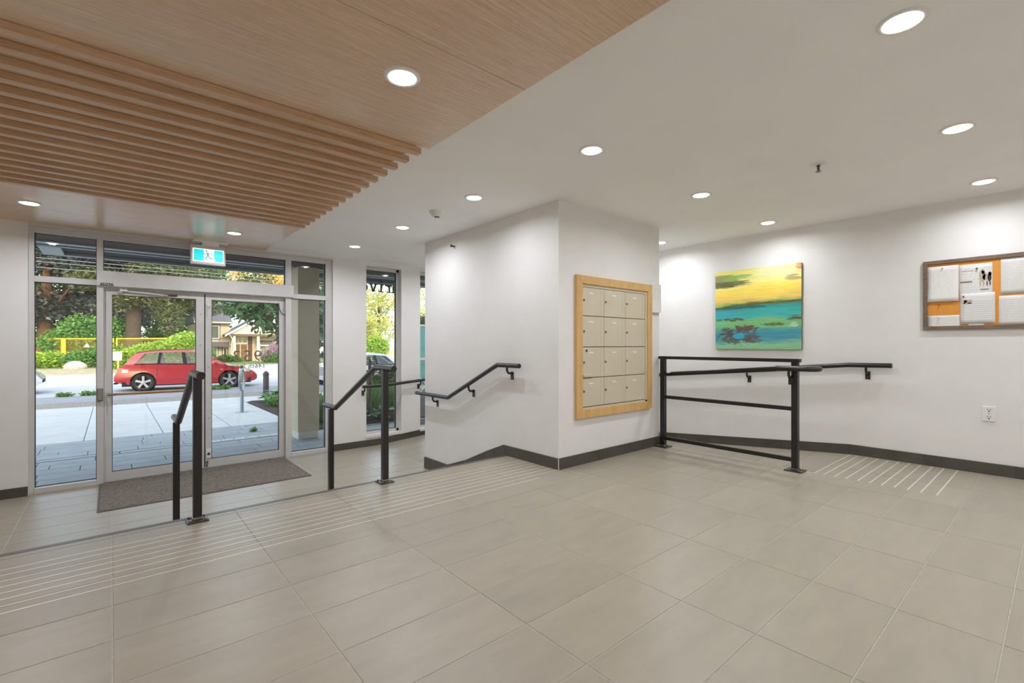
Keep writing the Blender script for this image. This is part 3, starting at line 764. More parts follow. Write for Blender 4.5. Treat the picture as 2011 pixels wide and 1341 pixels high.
obj('canvas_edge', G().box(PX0 + .003, XR - .002, 1.996, 3.028, 1.150, 2.170), mat('canvas_edge_paint', (70, 62, 40), rough=.6, var=.3, scale=6, c2=(96, 110, 60)), pa)

# ---------------------------------------------------------------- notice board
by0, by1, bz0, bz1 = -.16, .912, 1.352, 2.030
nb = thing('notice_board', 'walnut framed notice board with an orange surface', 'notice board', (XR, .4, 1.69))
bw = .034; xf0 = XR - .03
M['orange'] = mat('orange_felt', (222, 150, 62), rough=.85, var=.03, scale=60)
obj('felt', G().box(XR - .012, XR - .001, by0 + .01, by1 - .01, bz0 + .01, bz1 - .01), M['orange'], nb)
for c in ([(by0, bz0), (by1, bz0), (by1 - bw, bz0 + bw), (by0 + bw, bz0 + bw)], [(by0, bz1), (by0 + bw, bz1 - bw), (by1 - bw, bz1 - bw), (by1, bz1)], [(by1, bz0), (by1, bz1), (by1 - bw, bz1 - bw), (by1 - bw, bz0 + bw)], [(by0, bz0), (by0 + bw, bz0 + bw), (by0 + bw, bz1 - bw), (by0, bz1)]):
    obj('frame_bar', G().prism(c, 'x', xf0, XR), M['board'], nb, bevel=.002)
def sheet(y0, y1, z0, z1, x, label, m, curl=0.0, group='papers pinned on the notice board'):
    rows = []
    for i in range(9):
        t = i / 8; z = z1 + (z0 - z1) * t
        rows.append([(x - .0005 - curl * max(0, t - .35) ** 2, y1 + (y0 - y1) * k / 6, z) for k in range(7)])
    o = obj('paper_sheet', G().grid(rows), m, smooth=True, origin=(x, (y0 + y1) / 2, (z0 + z1) / 2))
    md = o.modifiers.new('thickness', 'SOLIDIFY'); md.thickness = .0008
    return tag(o, label, 'paper', group)
xs = XR - .0135
sheet(.652, .884, 1.625, 1.972, xs, 'white typed letter curling away at the top left of the notice board', paper_mat('letter_print', freq=48, m0=.075, dens=.46, ink=(170, 168, 164), lo=-.08, hi=.12), curl=.035)
sheet(.644, .878, 1.375, 1.490, xs, 'short white sheet at the bottom left corner of the notice board', paper_mat('slip_print', freq=40, m0=.085, dens=.45, ink=(180, 178, 174)))
fl = sheet(.425, .648, 1.62, 1.964, xs - .001, 'flyer printed with two woolly animals, top of the middle column on the notice board', paper_mat('flyer_print', base=(222, 220, 218), freq=44, m0=.09, dens=.5, ink=(150, 148, 146)))
fo = sheet(.408, .640, 1.402, 1.692, xs - .003, 'printed form with a red corner mark and a small photo, middle of the notice board', paper_mat('form_print', base=(224, 222, 220), freq=58, m0=.095, dens=.62, ink=(140, 138, 136), hi=.07))
sheet(.482, .585, 1.384, 1.43, xs - .0015, 'small white slip poking out below the printed form on the notice board', paper_mat('small_slip', freq=60, m0=.04, dens=.6))
sheet(.10, .372, 1.665, 1.99, xs, 'upper of the two typed white sheets at the right of the notice board', paper_mat('typed_print', freq=62, m0=.10, dens=.6, ink=(150, 148, 146)))
sheet(.08, .384, 1.385, 1.650, xs - .001, 'lower of the two typed white sheets at the right of the notice board', paper_mat('typed_print_b', freq=62, m0=.11, dens=.6, ink=(156, 154, 150)))
ink = mat('ink_grey', (92, 90, 86), rough=.7); ink2 = mat('ink_fawn', (186, 172, 150), rough=.7); inkd = mat('ink_dark', (58, 56, 54), rough=.7); inkr = mat('ink_red', (176, 48, 52), rough=.7); inko = mat('ink_orange', (222, 150, 80), rough=.7); inkb = mat('ink_taupe', (128, 116, 102), rough=.7)
def ink_blob(par, c, ry, rz, m, n=14, nm='print', jit=.18, sd=1):
    rd = random.Random(sd); x = xs - (.0040 if par is fl else .0060)
    q = G().poly([(x, c[0] + ry * cos(2 * pi * i / n) * (1 + jit * (rd.random() - .5)), c[1] + rz * sin(2 * pi * i / n) * (1 + jit * (rd.random() - .5))) for i in range(n)])
    return obj(nm, q, m, par)
for c, ry, rz, m, sd in (((.492, 1.845), .022, .055, ink2, 1), ((.486, 1.885), .011, .026, ink2, 2), ((.470, 1.835), .022, .030, ink2, 3), ((.444, 1.835), .013, .045, inkd, 4), ((.440, 1.860), .010, .020, ink, 5), ((.505, 1.775), .005, .028, ink2, 6), ((.484, 1.775), .005, .026, ink2, 7), ((.460, 1.775), .005, .026, ink, 8), ((.440, 1.775), .004, .022, inkd, 9)):
    ink_blob(fl, c, ry, rz, m, sd=sd)
def ink_rect(par, y0, y1, z0, z1, m):
    x = xs - (.0040 if par is fl else .0060)
    return obj('print', G().poly([(x, y1, z0), (x, y0, z0), (x, y0, z1), (x, y1, z1)]), m, par)
ink_rect(fl, .560, .642, 1.792, 1.806, inkb); ink_rect(fl, .450, .505, 1.716, 1.725, inkb); ink_rect(fl, .548, .630, 1.90, 1.906, ink2)
ink_rect(fo, .612, .624, 1.652, 1.670, inkr); ink_rect(fo, .560, .624, 1.592, 1.628, ink2); ink_rect(fo, .594, .615, 1.604, 1.626, inko); ink_rect(fo, .565, .59, 1.594, 1.602, inkd); ink_rect(fo, .604, .62, 1.594, 1.602, ink)
def pin(y, z, c, label):
    o = obj('push_pin', G().lathe((XR - .012, y, z), [(.003, 0), (.003, -.010), (.008, -.012), (.004, -.018), (.007, -.026), (.001, -.028)], 10, 'x'), mat('pin_' + label.split()[0], c, rough=.3), smooth=True, origin=(XR - .012, y, z))
    tag(o, label, 'push pin', 'push pins in the notice board')
pin(.790, 1.596, (214, 96, 40), 'orange push pin stuck in the bare orange felt'); pin(.792, 1.470, (226, 222, 190), 'cream push pin in the short bottom left sheet'); pin(.768, 1.951, (200, 198, 196), 'grey push pin in the curling typed letter'); pin(.528, 1.920, (92, 104, 124), 'blue push pin in the flyer with woolly animals')

# ---------------------------------------------------------------- small fixtures
ou = thing('wall_outlet', 'white double power outlet low on the right wall', 'power outlet', (XR, .447, .56))
pl = obj('cover_plate', G().box(XR - .010, XR, .402, .494, .492, .632), M['white'], ou, bevel=.004)
for z in (.597, .530):
    s_ = obj('socket', G().lathe((XR - .010, .448, z), [(.024, 0), (.024, -.002), (.001, -.002)], 20, 'x'), M['white'], ou)
    obj('slots', G().box(XR - .0135, XR - .0118, .455, .459, z, z + .013).box(XR - .0135, XR - .0118, .437, .441, z, z + .013).box(XR - .0135, XR - .0118, .444, .452, z - .016, z - .005), M['aludark'], s_)
obj('screw', G().lathe((XR - .010, .448, .5635), [(.004, 0), (.003, -.002)], 8, 'x', True), M['bolt'], ou)

sp_ = thing('sprinkler', 'small pendent fire sprinkler in the middle of the white ceiling', 'sprinkler', (4.158, 1.229, H))
obj('escutcheon', G().lathe((4.158, 1.229, H), [(.062, 0), (.058, -.006), (.036, -.010), (.012, -.010)], 24), M['white'], sp_, smooth=True)
obj('body', G().lathe((4.158, 1.229, H - .008), [(.012, 0), (.012, -.014), (.005, -.016), (.005, -.045)], 12, 'z', True).tube([(4.144, 1.229, H - .02), (4.140, 1.229, H - .04), (4.155, 1.229, H - .056)], .004, 6).tube([(4.172, 1.229, H - .02), (4.176, 1.229, H - .04), (4.161, 1.229, H - .056)], .004, 6), M['steel'], sp_)
obj('deflector', G().lathe((4.158, 1.229, H - .057), [(.020, 0), (.020, -.003), (.006, -.008)], 14, 'z', True), M['bolt'], sp_)
sd_ = thing('smoke_detector', 'round white smoke detector hanging on the ceiling beside the mailbox wall', 'smoke detector', (2.591, 4.253, H))
obj('base', G().lathe((2.591, 4.253, H), [(.082, 0), (.080, -.012), (.056, -.045), (.040, -.058), (.001, -.06)], 28), M['white'], sd_, smooth=True)
for a in range(6): obj('vent', G().box(-.011, .011, .018, .023, -.066, -.057).xf(Matrix.Translation((2.591, 4.253, H)) @ Matrix.Rotation(a * pi / 3, 4, 'Z')), M['aludark'], sd_)
obj('cap', G().lathe((2.591, 4.253, H - .058), [(.016, 0), (.016, -.010), (.001, -.012)], 14), M['white'], sd_)
ss = thing('sidewall_sprinkler', 'tiny sidewall sprinkler head high on the white wall block', 'sprinkler', (XB0, 4.953, 2.437))
obj('escutcheon', G().lathe((XB0, 4.953, 2.437), [(.035, 0), (.033, -.006), (.012, -.009)], 20, 'x'), M['white'], ss, smooth=True)
obj('nozzle', G().tube([(XB0 - .005, 4.953, 2.437), (XB0 - .05, 4.953, 2.437)], .010, 10).box(XB0 - .056, XB0 - .05, 4.938, 4.968, 2.425, 2.455), M['steel'], ss)

dm = thing('door_mat', 'flat grey brown carpet mat lying inside the glass doors', 'door mat', (.92, 6.95, LOW))
def mat_carpet():
    m, nt, b = new_mat('mat_carpet'); L = nt.links
    tc = nt.nodes.new('ShaderNodeTexCoord'); nz = nt.nodes.new('ShaderNodeTexNoise'); nz.inputs['Scale'].default_value = 55; nz.inputs['Detail'].default_value = 5; nz.inputs['Roughness'].default_value = .8
    L.new(tc.outputs['Object'], nz.inputs['Vector'])
    cr = nt.nodes.new('ShaderNodeValToRGB'); cr.color_ramp.elements[0].position = .35; cr.color_ramp.elements[0].color = lin((70, 63, 55)); cr.color_ramp.elements[1].position = .68; cr.color_ramp.elements[1].color = lin((146, 134, 120))
    L.new(nz.outputs['Fac'], cr.inputs[0]); L.new(cr.outputs[0], b.inputs['Base Color']); b.inputs['Roughness'].default_value = .95
    bp = nt.nodes.new('ShaderNodeBump'); bp.inputs['Strength'].default_value = .7; bp.inputs['Distance'].default_value = .006; L.new(nz.outputs['Fac'], bp.inputs['Height']); L.new(bp.outputs[0], b.inputs['Normal'])
    return m
obj('pile', G().box(-.098, 1.948, 6.30, 7.595, LOW, LOW + .010), mat_carpet(), dm, bevel=.003)
obj('edging', G().box(-.115, 1.965, 6.283, 7.595, LOW, LOW + .005), mat('mat_edge', (96, 90, 82), rough=.8), dm)

# exit sign ------------------------------------------------------
ex = thing('exit_sign', 'lit green running man exit sign hanging above the doors', 'exit sign', (.957, 7.3, PZ))
ez0, ez1, ex0, ex1 = 2.258, 2.508, .776, 1.165
obj('mount', G().box(.80, 1.20, 7.27, 7.45, PZ - .016, PZ).box(.90, 1.09, 7.30, 7.38, ez1 - .005, PZ - .016), M['white'], ex, bevel=.003)
obj('housing', G().box(ex0, ex1, 7.30, 7.38, ez0, ez1), mat('sign_housing', (206, 198, 190), rough=.45), ex, bevel=.004)
M['sgreen'] = mat('sign_green', (0, 190, 190), rough=.4, emit=(0, 206, 214), emit_s=.95)
M['swhite'] = mat('sign_white', (240, 250, 250), rough=.4, emit=(236, 255, 255), emit_s=1.1)
M['sfig'] = mat('sign_figure', (40, 130, 136), rough=.4, emit=(46, 150, 158), emit_s=.6)
fc = obj('face', G().box(ex0 + .022, ex1 - .022, 7.294, 7.301, ez0 + .034, ez1 - .048), M['swhite'], ex)
fx0, fx1, fz0, fz1 = ex0 + .032, ex1 - .032, ez0 + .044, ez1 - .058; fw_ = fx1 - fx0
obj('green_panel', G().box(fx0, fx0 + fw_ * .335, 7.291, 7.2945, fz0, fz1), M['sgreen'], fc)
obj('green_panel', G().prism([(fx0 + fw_ * .69, fz0 + .035), (fx0 + fw_ * .72, fz0 + .03), (fx0 + fw_ * .735, fz0 + .018), (fx0 + fw_ * .70, fz0), (fx1, fz0), (fx1, fz1), (fx0 + fw_ * .69, fz1)], 'y', 7.291, 7.2945), M['sgreen'], fc)
mxx = fx0 + fw_ * .47; fy = 7.2915
def P2(a, b): return (mxx + a * 1.22, fy, fz0 + b * 1.12)
q = G().lathe((mxx - .014, fy, fz0 + .131), [(.001, -.002), (.011, -.002)], 12, 'y')
q.tube([P2(-.002, .098), P2(.004, .066)], .010, 6).tube([P2(-.004, .097), P2(-.030, .082), P2(-.05, .084)], .0045, 6).tube([P2(.004, .097), P2(.022, .092), P2(.034, .072)], .0045, 6)
q.tube([P2(.000, .066), P2(-.012, .042), P2(-.026, .018)], .006, 6).tube([P2(.006, .066), P2(.018, .036), P2(.052, .030)], .006, 6)
obj('running_figure', q, M['sfig'], fc)

# ================================================================ outside
GZ = -0.5
M['paver'] = mat('paver_slate', (152, 160, 164), rough=.7, var=.05, scale=5, rand=.05, bump=.15, bscale=70)
M['joint'] = mat('paver_joint', (72, 76, 80), rough=.9)
M['concrete'] = mat('sidewalk_concrete', (198, 200, 198), rough=.8, var=.035, scale=2.2, rand=.012, bump=.1, bscale=90)
M['gravel'] = mat('gravel', (136, 130, 122), rough=.95, var=.35, scale=22, bump=.8, bscale=30)
M['shoulder'] = mat('shoulder_asphalt', (150, 154, 160), rough=.85, var=.05, scale=3)
M['road'] = mat('road_asphalt', (184, 187, 190), rough=.8, var=.025, scale=1.2)
M['line'] = mat('road_paint', (240, 242, 244), rough=.6)
M['soil'] = mat('soil', (62, 54, 46), rough=.95, var=.3, scale=14, bump=.8, bscale=24)
M['verge'] = mat('dry_verge', (168, 156, 128), rough=.95, var=.22, scale=2.5, bump=.5, bscale=12)
M['lawn'] = mat('lawn', (104, 128, 62), rough=.95, var=.2, scale=2, bump=.5, bscale=16)
M['beige'] = mat('column_panel', (212, 196, 170), rough=.6, var=.02, scale=2)
M['beigel'] = mat('column_plinth', (222, 219, 210), rough=.6, var=.03, scale=3)
M['soffit'] = mat('outside_soffit', (66, 50, 37), rough=.7, spec=.2, var=.12, scale=3, stretch=(.4, 5, 1))
M['flash'] = mat('canopy_flashing', (150, 164, 170), rough=.45, metal=.2)
M['canopyd'] = mat('canopy_panel', (50, 50, 50), rough=.7, spec=.2)

pv = struct('paving', G().box(-6, 7, YW + .16, 11.30, GZ - .3, GZ - .008), M['joint'], 'blue grey paving slabs outside the entrance doors')
rd = random.Random(4)
rows_ = [7.68, 7.97, 8.31, 8.65, 9.0, 9.28, 9.58, 9.80, 10.14, 10.29, 10.72, 11.02, 11.28]
for j in range(len(rows_) - 1):
    ya, yb = rows_[j], rows_[j + 1]
    if j == 6: continue
    x = -2.4 - rd.random() * .9
    while x < 4.4:
        w = rd.choice((.62, .95, 1.28)); e = .005
        q = G().box(-w / 2 + e, w / 2 - e, (ya - yb) / 2 + e, (yb - ya) / 2 - e, -.03, 0)
        piece('paver', mesh('paver', q, M['paver']), pv, (x + w / 2, (ya + yb) / 2, GZ))
        x += w
for x in range(-3, 6): piece('drain_slab', mesh('drain_slab', G().box(.006, .99, .028, .192, -.03, 0), M['paver']), pv, (x * 1.0 + .1, 9.58, GZ + .001))
M['marble'] = mat('pale_inlay', (206, 214, 216), rough=.6, var=.12, scale=9)
for k in range(7): obj('pale_inlay', G().box(1.30 + k * .20, 1.48 + k * .20, 9.70, 9.80, GZ - .01, GZ + .002 + .001 * (k % 2)), M['marble'], pv)
sw = struct('sidewalk', G().box(-8, 9, 11.295, 17.55, GZ - .3, GZ - .006), M['joint'], 'pale concrete sidewalk slabs outside the doors')
for k in range(-5, 6):
    x0 = -.38 + 1.143 * k; x1 = x0 + 1.143
    if x0 > 3.0:
        obj('slab', G().box(x0 + .006, x1 - .006, 15.85, 17.5, GZ - .05, GZ), M['concrete'], sw)
    else: obj('slab', G().box(x0 + .006, min(x1, 3.06) - .006, 11.30, 17.5, GZ - .05, GZ), M['concrete'], sw)
struct('gravel_strip', G().box(-14, 24, 17.5, 19.2, GZ - .3, GZ - .004), M['gravel'], 'narrow gravel strip between sidewalk and asphalt')
struct('road_shoulder', G().box(-20, 40, 19.2, 21.5, GZ - .3, GZ - .010), M['shoulder'], 'grey asphalt shoulder of the road')
road = struct('road', G().box(-40, 80, 21.5, 37, GZ - .3, GZ - .012), M['road'], 'pale asphalt road with white lines')
obj('lane_line', G().box(-40, 60, 27.5, 27.75, GZ - .02, GZ - .008), M['line'], road)
struct('verge', G().poly([(-60, 37, GZ - .02), (6, 37, GZ - .02), (6, 46, GZ + .02), (-60, 46, GZ + .02)]), M['verge'], 'dry sandy verge across the road')
struct('woodland_ground', G().poly([(-60, 46, GZ + .02), (6, 46, GZ + .02), (6, 140, GZ), (-60, 140, GZ)]), M['lawn'], 'green woodland floor behind the yellow fence')
struct('driveway', G().poly([(6, 37, GZ - .012), (90, 37, GZ - .012), (90, 47, GZ - .03), (6, 47, GZ - .03)]), M['road'], 'pale driveway apron across the road')
struct('lawn', G().poly([(6, 47, GZ - .03), (120, 47, GZ - .03), (120, 140, -1.9), (6, 140, -1.9)]), M['lawn'], 'front lawn of the house across the road')
struct('planting_bed', G().prism([(3.05, 9.72), (9.5, 9.72), (9.5, 15.85), (3.20, 15.85), (3.05, 15.6)], 'z', GZ - .3, GZ + .03), M['soil'], 'dark soil bed beside the sidewalk')

col = thing('porch_column', 'square beige column standing outside the right pane of the entrance', 'column', (2.73, 9.13, GZ))
obj('shaft', G().box(2.547, 2.92, 8.92, 9.335, GZ + .13, 2.62), M['beige'], col, bevel=.004)
obj('plinth', G().box(2.560, 2.905, 8.935, 9.32, GZ, GZ + .135), M['beigel'], col, bevel=.003)
ca = thing('entrance_canopy', 'brown canopy soffit with grey edges over the entrance outside', 'canopy', (1, 8.5, 2.6))
obj('soffit', G().box(-5, 9, YW + .25, 8.97, 2.62, 2.75), M['soffit'], ca)
obj('edge_beam', G().box(-5, 9, 8.97, 9.10, 2.60, 2.95), M['flash'], ca)
obj('edge_band', G().box(-5, 9, 9.10, 9.26, 2.66, 2.95), M['canopyd'], ca)
obj('outer_frame', G().box(-.80, -.56, 9.30, 10.20, 2.60, 2.74).box(-.56, 9, 10.08, 10.20, 2.60, 2.74).box(-.80, 9, 9.26, 9.34, 2.60, 2.74), M['flash'], ca)
obj('outer_panel', G().box(-.56, 9, 9.34, 10.08, 2.64, 2.74), M['canopyd'], ca)

def stroke_letter(ch, sg):
    """Slab serif letters from strokes; sg = -1 writes them mirrored (seen from behind)."""
    t = .030; q = G(); D = .03
    def bx(a, b, c, d): q.box(min(sg * a, sg * b), max(sg * a, sg * b), 0, D, c, d)
    def ln(p0, p1, w=t):
        dx, dz = p1[0] - p0[0], p1[1] - p0[1]; l = sqrt(dx * dx + dz * dz); nx, nz = -dz / l * w / 2, dx / l * w / 2
        pts = [(sg * (p0[0] + nx), p0[1] + nz), (sg * (p1[0] + nx), p1[1] + nz), (sg * (p1[0] - nx), p1[1] - nz), (sg * (p0[0] - nx), p0[1] - nz)]
        q.prism(pts, 'y', 0, D)
    if ch == 'v':
        ln((-.06, .17), (0, 0), .034); ln((.06, .17), (0, 0), .034); bx(-.10, -.02, .155, .178); bx(.02, .10, .155, .178)
    if ch == 'i':
        bx(-.016, .016, 0, .17); bx(-.055, .055, 0, .022); bx(-.055, 0, .15, .172); q.lathe((sg * -.005, 0, .238), [(.001, 0), (.024, 0), (.024, D), (.001, D)], 14, 'y')
    if ch == 'r':
        bx(-.045, -.013, 0, .17); bx(-.085, .035, 0, .022); bx(-.085, -.03, .15, .172); ln((-.03, .12), (.03, .162)); ln((.03, .162), (.072, .150))
    if ch == 'h':
        bx(-.065, -.033, 0, .27); bx(-.10, -.045, .25, .272); bx(.04, .072, 0, .13); bx(-.10, -.005, 0, .022); bx(.005, .11, 0, .022); ln((-.05, .125), (-.01, .165)); ln((-.01, .165), (.03, .162)); ln((.03, .165), (.058, .12))
    if ch == 't':
        bx(-.03, .0, .03, .23); bx(-.075, .06, .15, .172); ln((-.016, .04), (.02, .012)); ln((.02, .012), (.07, .03))
    if ch == 'e':
        bx(-.07, .07, .078, .10)
        for k in range(12):
            a0, a1 = radians(10 + k * 25), radians(35 + k * 25)
            ln((.07 * cos(a0), .085 + .082 * sin(a0)), (.07 * cos(a1), .085 + .082 * sin(a1)), .028)
    return q
M['letter'] = mat('letter_black', (42, 44, 46), rough=.6)
tl = thing('canopy_lettering', 'dark slab serif letters along the canopy edge seen from behind', 'sign letters', (4.6, 9.9, 2.38))
for ch, x in (('e', 4.20), ('v', 4.41), ('i', 4.595), ('r', 4.765), ('h', 4.945), ('t', 5.14)):
    obj('letter', stroke_letter(ch, -1).xf(Matrix.Translation((x, 9.9, 2.385))), M['letter'], tl)
obj('letter_rail', G().tube([(4.05, 9.925, 2.56), (5.3, 9.925, 2.56)], .008, 6).tube([(4.1, 9.925, 2.56), (4.1, 9.925, 2.62)], .008, 6).tube([(5.25, 9.925, 2.56), (5.25, 9.925, 2.62)], .008, 6), M['letter'], tl)

# ---- plants ------------------------------------------------------
def leaf_mesh(name, m, pts, size, seed, aspect=.5, up=.3, jit=.35):
    rg = np.random.default_rng(seed); n = len(pts)
    d = rg.normal(size=(n, 3)); d[:, 2] = d[:, 2] * .6 - up * .3; d /= np.linalg.norm(d, axis=1)[:, None]
    w = rg.normal(size=(n, 3)); w -= d * (w * d).sum(1)[:, None]; w /= np.linalg.norm(w, axis=1)[:, None]
    s = size * (1 + jit * (rg.random(n) * 2 - 1)); a = d * s[:, None]; b = w * (s * aspect * .5)[:, None]
    P = np.stack([pts, pts + a * .45 + b, pts + a, pts + a * .45 - b], 1).reshape(-1, 3)
    return P
def cloud(blobs, n, seed, shell=.35):
    rg = np.random.default_rng(seed)
    wt = np.array([(b[3] * b[4] * b[5]) ** .66 for b in blobs]); wt /= wt.sum()
    idx = rg.choice(len(blobs), n, p=wt); B = np.array(blobs)[idx]
    d = rg.normal(size=(n, 3)); d /= np.linalg.norm(d, axis=1)[:, None]
    r = 1 - np.abs(rg.normal(size=n)) * shell; r = np.clip(r, .1, 1.05)
    return B[:, :3] + d * r[:, None] * B[:, 3:]
def foliage(name, parent, m, pts, size, seed, aspect=.55, up=.3):
    P = leaf_mesh(name, m, pts, size, seed, aspect, up) * S - np.array(ORG[parent.name])
    n = len(P) // 4
    me = bpy.data.meshes.new(name)
    me.vertices.add(4 * n); me.vertices.foreach_set('co', P.astype(np.float32).ravel())
    me.loops.add(4 * n); me.loops.foreach_set('vertex_index', np.arange(4 * n, dtype=np.int32))
    me.polygons.add(n); me.polygons.foreach_set('loop_start', np.arange(0, 4 * n, 4, dtype=np.int32)); me.polygons.foreach_set('loop_total', np.full(n, 4, np.int32))
    me.update(calc_edges=True); me.materials.append(m)
    ob = bpy.data.objects.new(name, me); COL.objects.link(ob); ob.parent = parent; ob['kind'] = 'stuff'
    ORG[ob.name] = ORG[parent.name]
    return ob
LM = {
 'dark': leaf_mat('leaves_dark', [(44, 66, 36), (76, 104, 54), (56, 84, 46), (120, 142, 76)]),
 'plum': leaf_mat('leaves_plum', [(52, 56, 56), (82, 84, 94), (56, 70, 52), (120, 116, 130), (58, 84, 50), (44, 48, 42)]),
 'fir': leaf_mat('needles_fir', [(52, 62, 36), (88, 98, 54), (70, 80, 46), (124, 132, 78)], trans=.2),
 'lime': leaf_mat('leaves_lime', [(112, 160, 52), (168, 198, 74), (140, 180, 60), (196, 212, 96)], trans=.45),
 'mid': leaf_mat('leaves_mid', [(70, 122, 56), (112, 160, 78), (90, 142, 66), (146, 188, 104)], trans=.4),
 'gold': leaf_mat('leaves_gold', [(240, 204, 96), (252, 224, 130), (226, 196, 100), (252, 234, 170)], trans=.55),
 'olive': leaf_mat('leaves_olive', [(172, 182, 96), (206, 212, 128), (186, 196, 108), (226, 222, 150), (216, 188, 120)], trans=.5),
 'mag': leaf_mat('leaves_magnolia', [(40, 84, 44), (66, 112, 58), (52, 98, 62), (104, 140, 80), (88, 84, 44)], trans=.3, rough=.3),
 'grass': leaf_mat('grass_blades', [(92, 138, 66), (130, 172, 92), (112, 156, 84), (160, 190, 120)], trans=.4),
 'pink': leaf_mat('blossom_pink', [(206, 160, 200), (226, 186, 218), (190, 140, 184), (110, 140, 80)], trans=.4),
 'hosta': leaf_mat('leaves_hosta', [(150, 186, 150), (120, 164, 110), (176, 204, 168)], trans=.3, rough=.4),
}
M['bark'] = mat('bark', (84, 62, 44), rough=.95, var=.3, scale=7, stretch=(3, 3, .6), bump=1.0, bscale=14)
M['barkg'] = mat('bark_grey', (66, 56, 46), rough=.95, var=.3, scale=7, stretch=(3, 3, .6), bump=1.0, bscale=14)

def tree(name, label, x, y, z, th, tr, blobs, n, size, lm, seed, group='trees across the road', bark='bark', branches=5, cat='tree', aspect=.55, up=.3, lean=(0, 0)):
    o = thing(name, label, cat, (x, y, z), group)
    rg = random.Random(seed)
    top = (x + lean[0], y + lean[1], z + th)
    q = G().tube([(x, y, z - .1), (x + lean[0] * .1, y, z + .15 * th), (x + lean[0] * .5, y + lean[1] * .5, z + .55 * th), top], [tr * 1.5, tr * 1.05, tr * .8, tr * .35], 10)
    obj('trunk', q, M[bark], o, smooth=True)
    ab = [(x + b[0], y + b[1], z + b[2], b[3], b[4], b[5]) for b in blobs]
    if branches:
        q = G()
        for k in range(branches):
            b = ab[k % len(ab)]; f0 = .35 + .5 * rg.random()
            p0 = (x + lean[0] * f0, y + lean[1] * f0, z + th * f0)
            p1 = (b[0] + b[3] * .5 * (rg.random() - .5), b[1] + b[4] * .5 * (rg.random() - .5), b[2])
            q.tube([p0, tuple((p0[i] + p1[i]) / 2 + (.1 * th * .3 if i == 2 else 0) for i in range(3)), p1], [tr * .24, tr * .15, tr * .05], 6)
        obj('branches', q, M[bark], o, smooth=True)
    foliage('foliage', o, LM[lm], cloud(ab, n, seed), size, seed + 1, aspect, up)
    return o
def rblobs(seed, n, spread, zr, r):
    rg = random.Random(seed)
    return [(spread * (rg.random() * 2 - 1), spread * .7 * (rg.random() * 2 - 1), zr[0] + (zr[1] - zr[0]) * rg.random(), r * (.7 + .6 * rg.random()), r * (.7 + .6 * rg.random()), r * (.55 + .5 * rg.random())) for _ in range(n)]

tree('broadleaf_tree', 'tree with thick brown trunk and purplish dark leaves behind the left of the yellow fence', -4.4, 58.9, -.2, 9, .62, rblobs(1, 16, 6.5, (4.4, 14), 2.6) + [(-.5, -1, 4.6, 2.2, 1.2, 1.2), (1.8, -1.2, 4.2, 1.8, 1.2, 1.0), (3.6, -.8, 3.9, 1.6, 1.2, .9)], 19000, .36, 'plum', 11, branches=3)
tree('broadleaf_tree', 'dark purple leaved tree above the glass pane left of the doors', -1.4, 60.5, -.2, 9, .35, rblobs(2, 12, 4.2, (5.0, 13), 2.3) + [(-1, -1, 3.6, 1.8, 1, 1.2), (1.2, -1, 3.4, 1.6, 1, 1.1)], 13000, .36, 'plum', 12)
tree('conifer_tree', 'old conifer with thick bare trunk seen through the left door', 1.41, 51.3, -.3, 14, .52, [(0, 0, 15, 1.6, 1.6, 2), (0, 0, 12, 3.0, 3, 1.6), (-1, 0, 9.6, 3.2, 3, 1.2), (2.2, 0, 8.0, 3.0, 3, 1.1), (3.5, 1, 6.4, 2.6, 2.4, .9), (-2.2, 1, 7.0, 2.4, 2.4, 1.0), (.9, -1.4, 5.6, 1.6, .8, 1.0), (2.3, -1.2, 4.5, 1.3, .8, 1.0), (-.9, -1.3, 5.2, .9, .7, .9), (2.6, -1, 3.2, .9, .7, .9)], 17000, .34, 'fir', 13, bark='barkg', aspect=.28, up=1.2)
tree('conifer_tree', 'slim conifer with drooping branches behind the roof of the red car', 4.38, 59.3, -.3, 15, .30, [(0, 0, 15, 2, 2, 2), (0, 0, 12, 3.2, 3, 1.6), (1.2, 0, 9, 3.6, 3, 1.3), (-1.4, 0, 6.5, 3.2, 3, 1.0), (2.4, 0, 5.4, 2.8, 2.4, .9)], 13000, .36, 'fir', 14, bark='barkg', aspect=.28, up=1.2)
tree('broadleaf_tree', 'green tree filling the view behind the plum leaved trees', -6.5, 80, 0, 9, .4, rblobs(5, 18, 9, (2.5, 15), 3.3), 12000, .50, 'dark', 15)
tree('broadleaf_tree', 'deep green tree standing behind the old conifer trunk', 1.0, 73, 0, 9, .4, rblobs(6, 18, 8, (2.5, 15), 3.1), 13000, .48, 'dark', 16)
tree('broadleaf_tree', 'mid green tree left of the house behind the door frame', 9.6, 86, -.6, 8, .35, rblobs(7, 14, 4.6, (2.6, 13), 2.6), 12000, .42, 'mid', 17)
tree('broadleaf_tree', 'dark tree crown above the left end of the house roof', 12.0, 88, -1, 12, .4, rblobs(8, 14, 6, (7, 16), 3.0), 10000, .50, 'dark', 18)
tree('autumn_tree', 'golden leaved tree glowing above the house roof', 20.5, 95, -1, 14, .4, rblobs(9, 14, 5.5, (9.5, 17), 2.7), 9000, .50, 'gold', 19)
tree('broadleaf_tree', 'green tree rising to the right of the golden tree', 26.5, 90, -1, 12, .4, rblobs(10, 12, 4.5, (6, 15), 2.7), 8000, .50, 'dark', 20)
tree('broadleaf_tree', 'olive green tree seen through the upper part of the slim window', 32.5, 71, -.8, 11, .3, rblobs(21, 24, 7.5, (4.5, 15), 2.5), 17000, .38, 'olive', 21, bark='barkg', branches=10)
tree('autumn_tree', 'small yellowish tree behind the round green shrub in the slim window', 26.3, 62, -.7, 5, .25, rblobs(22, 8, 1.0, (3.0, 5.2), 1.1), 3500, .34, 'olive', 22)
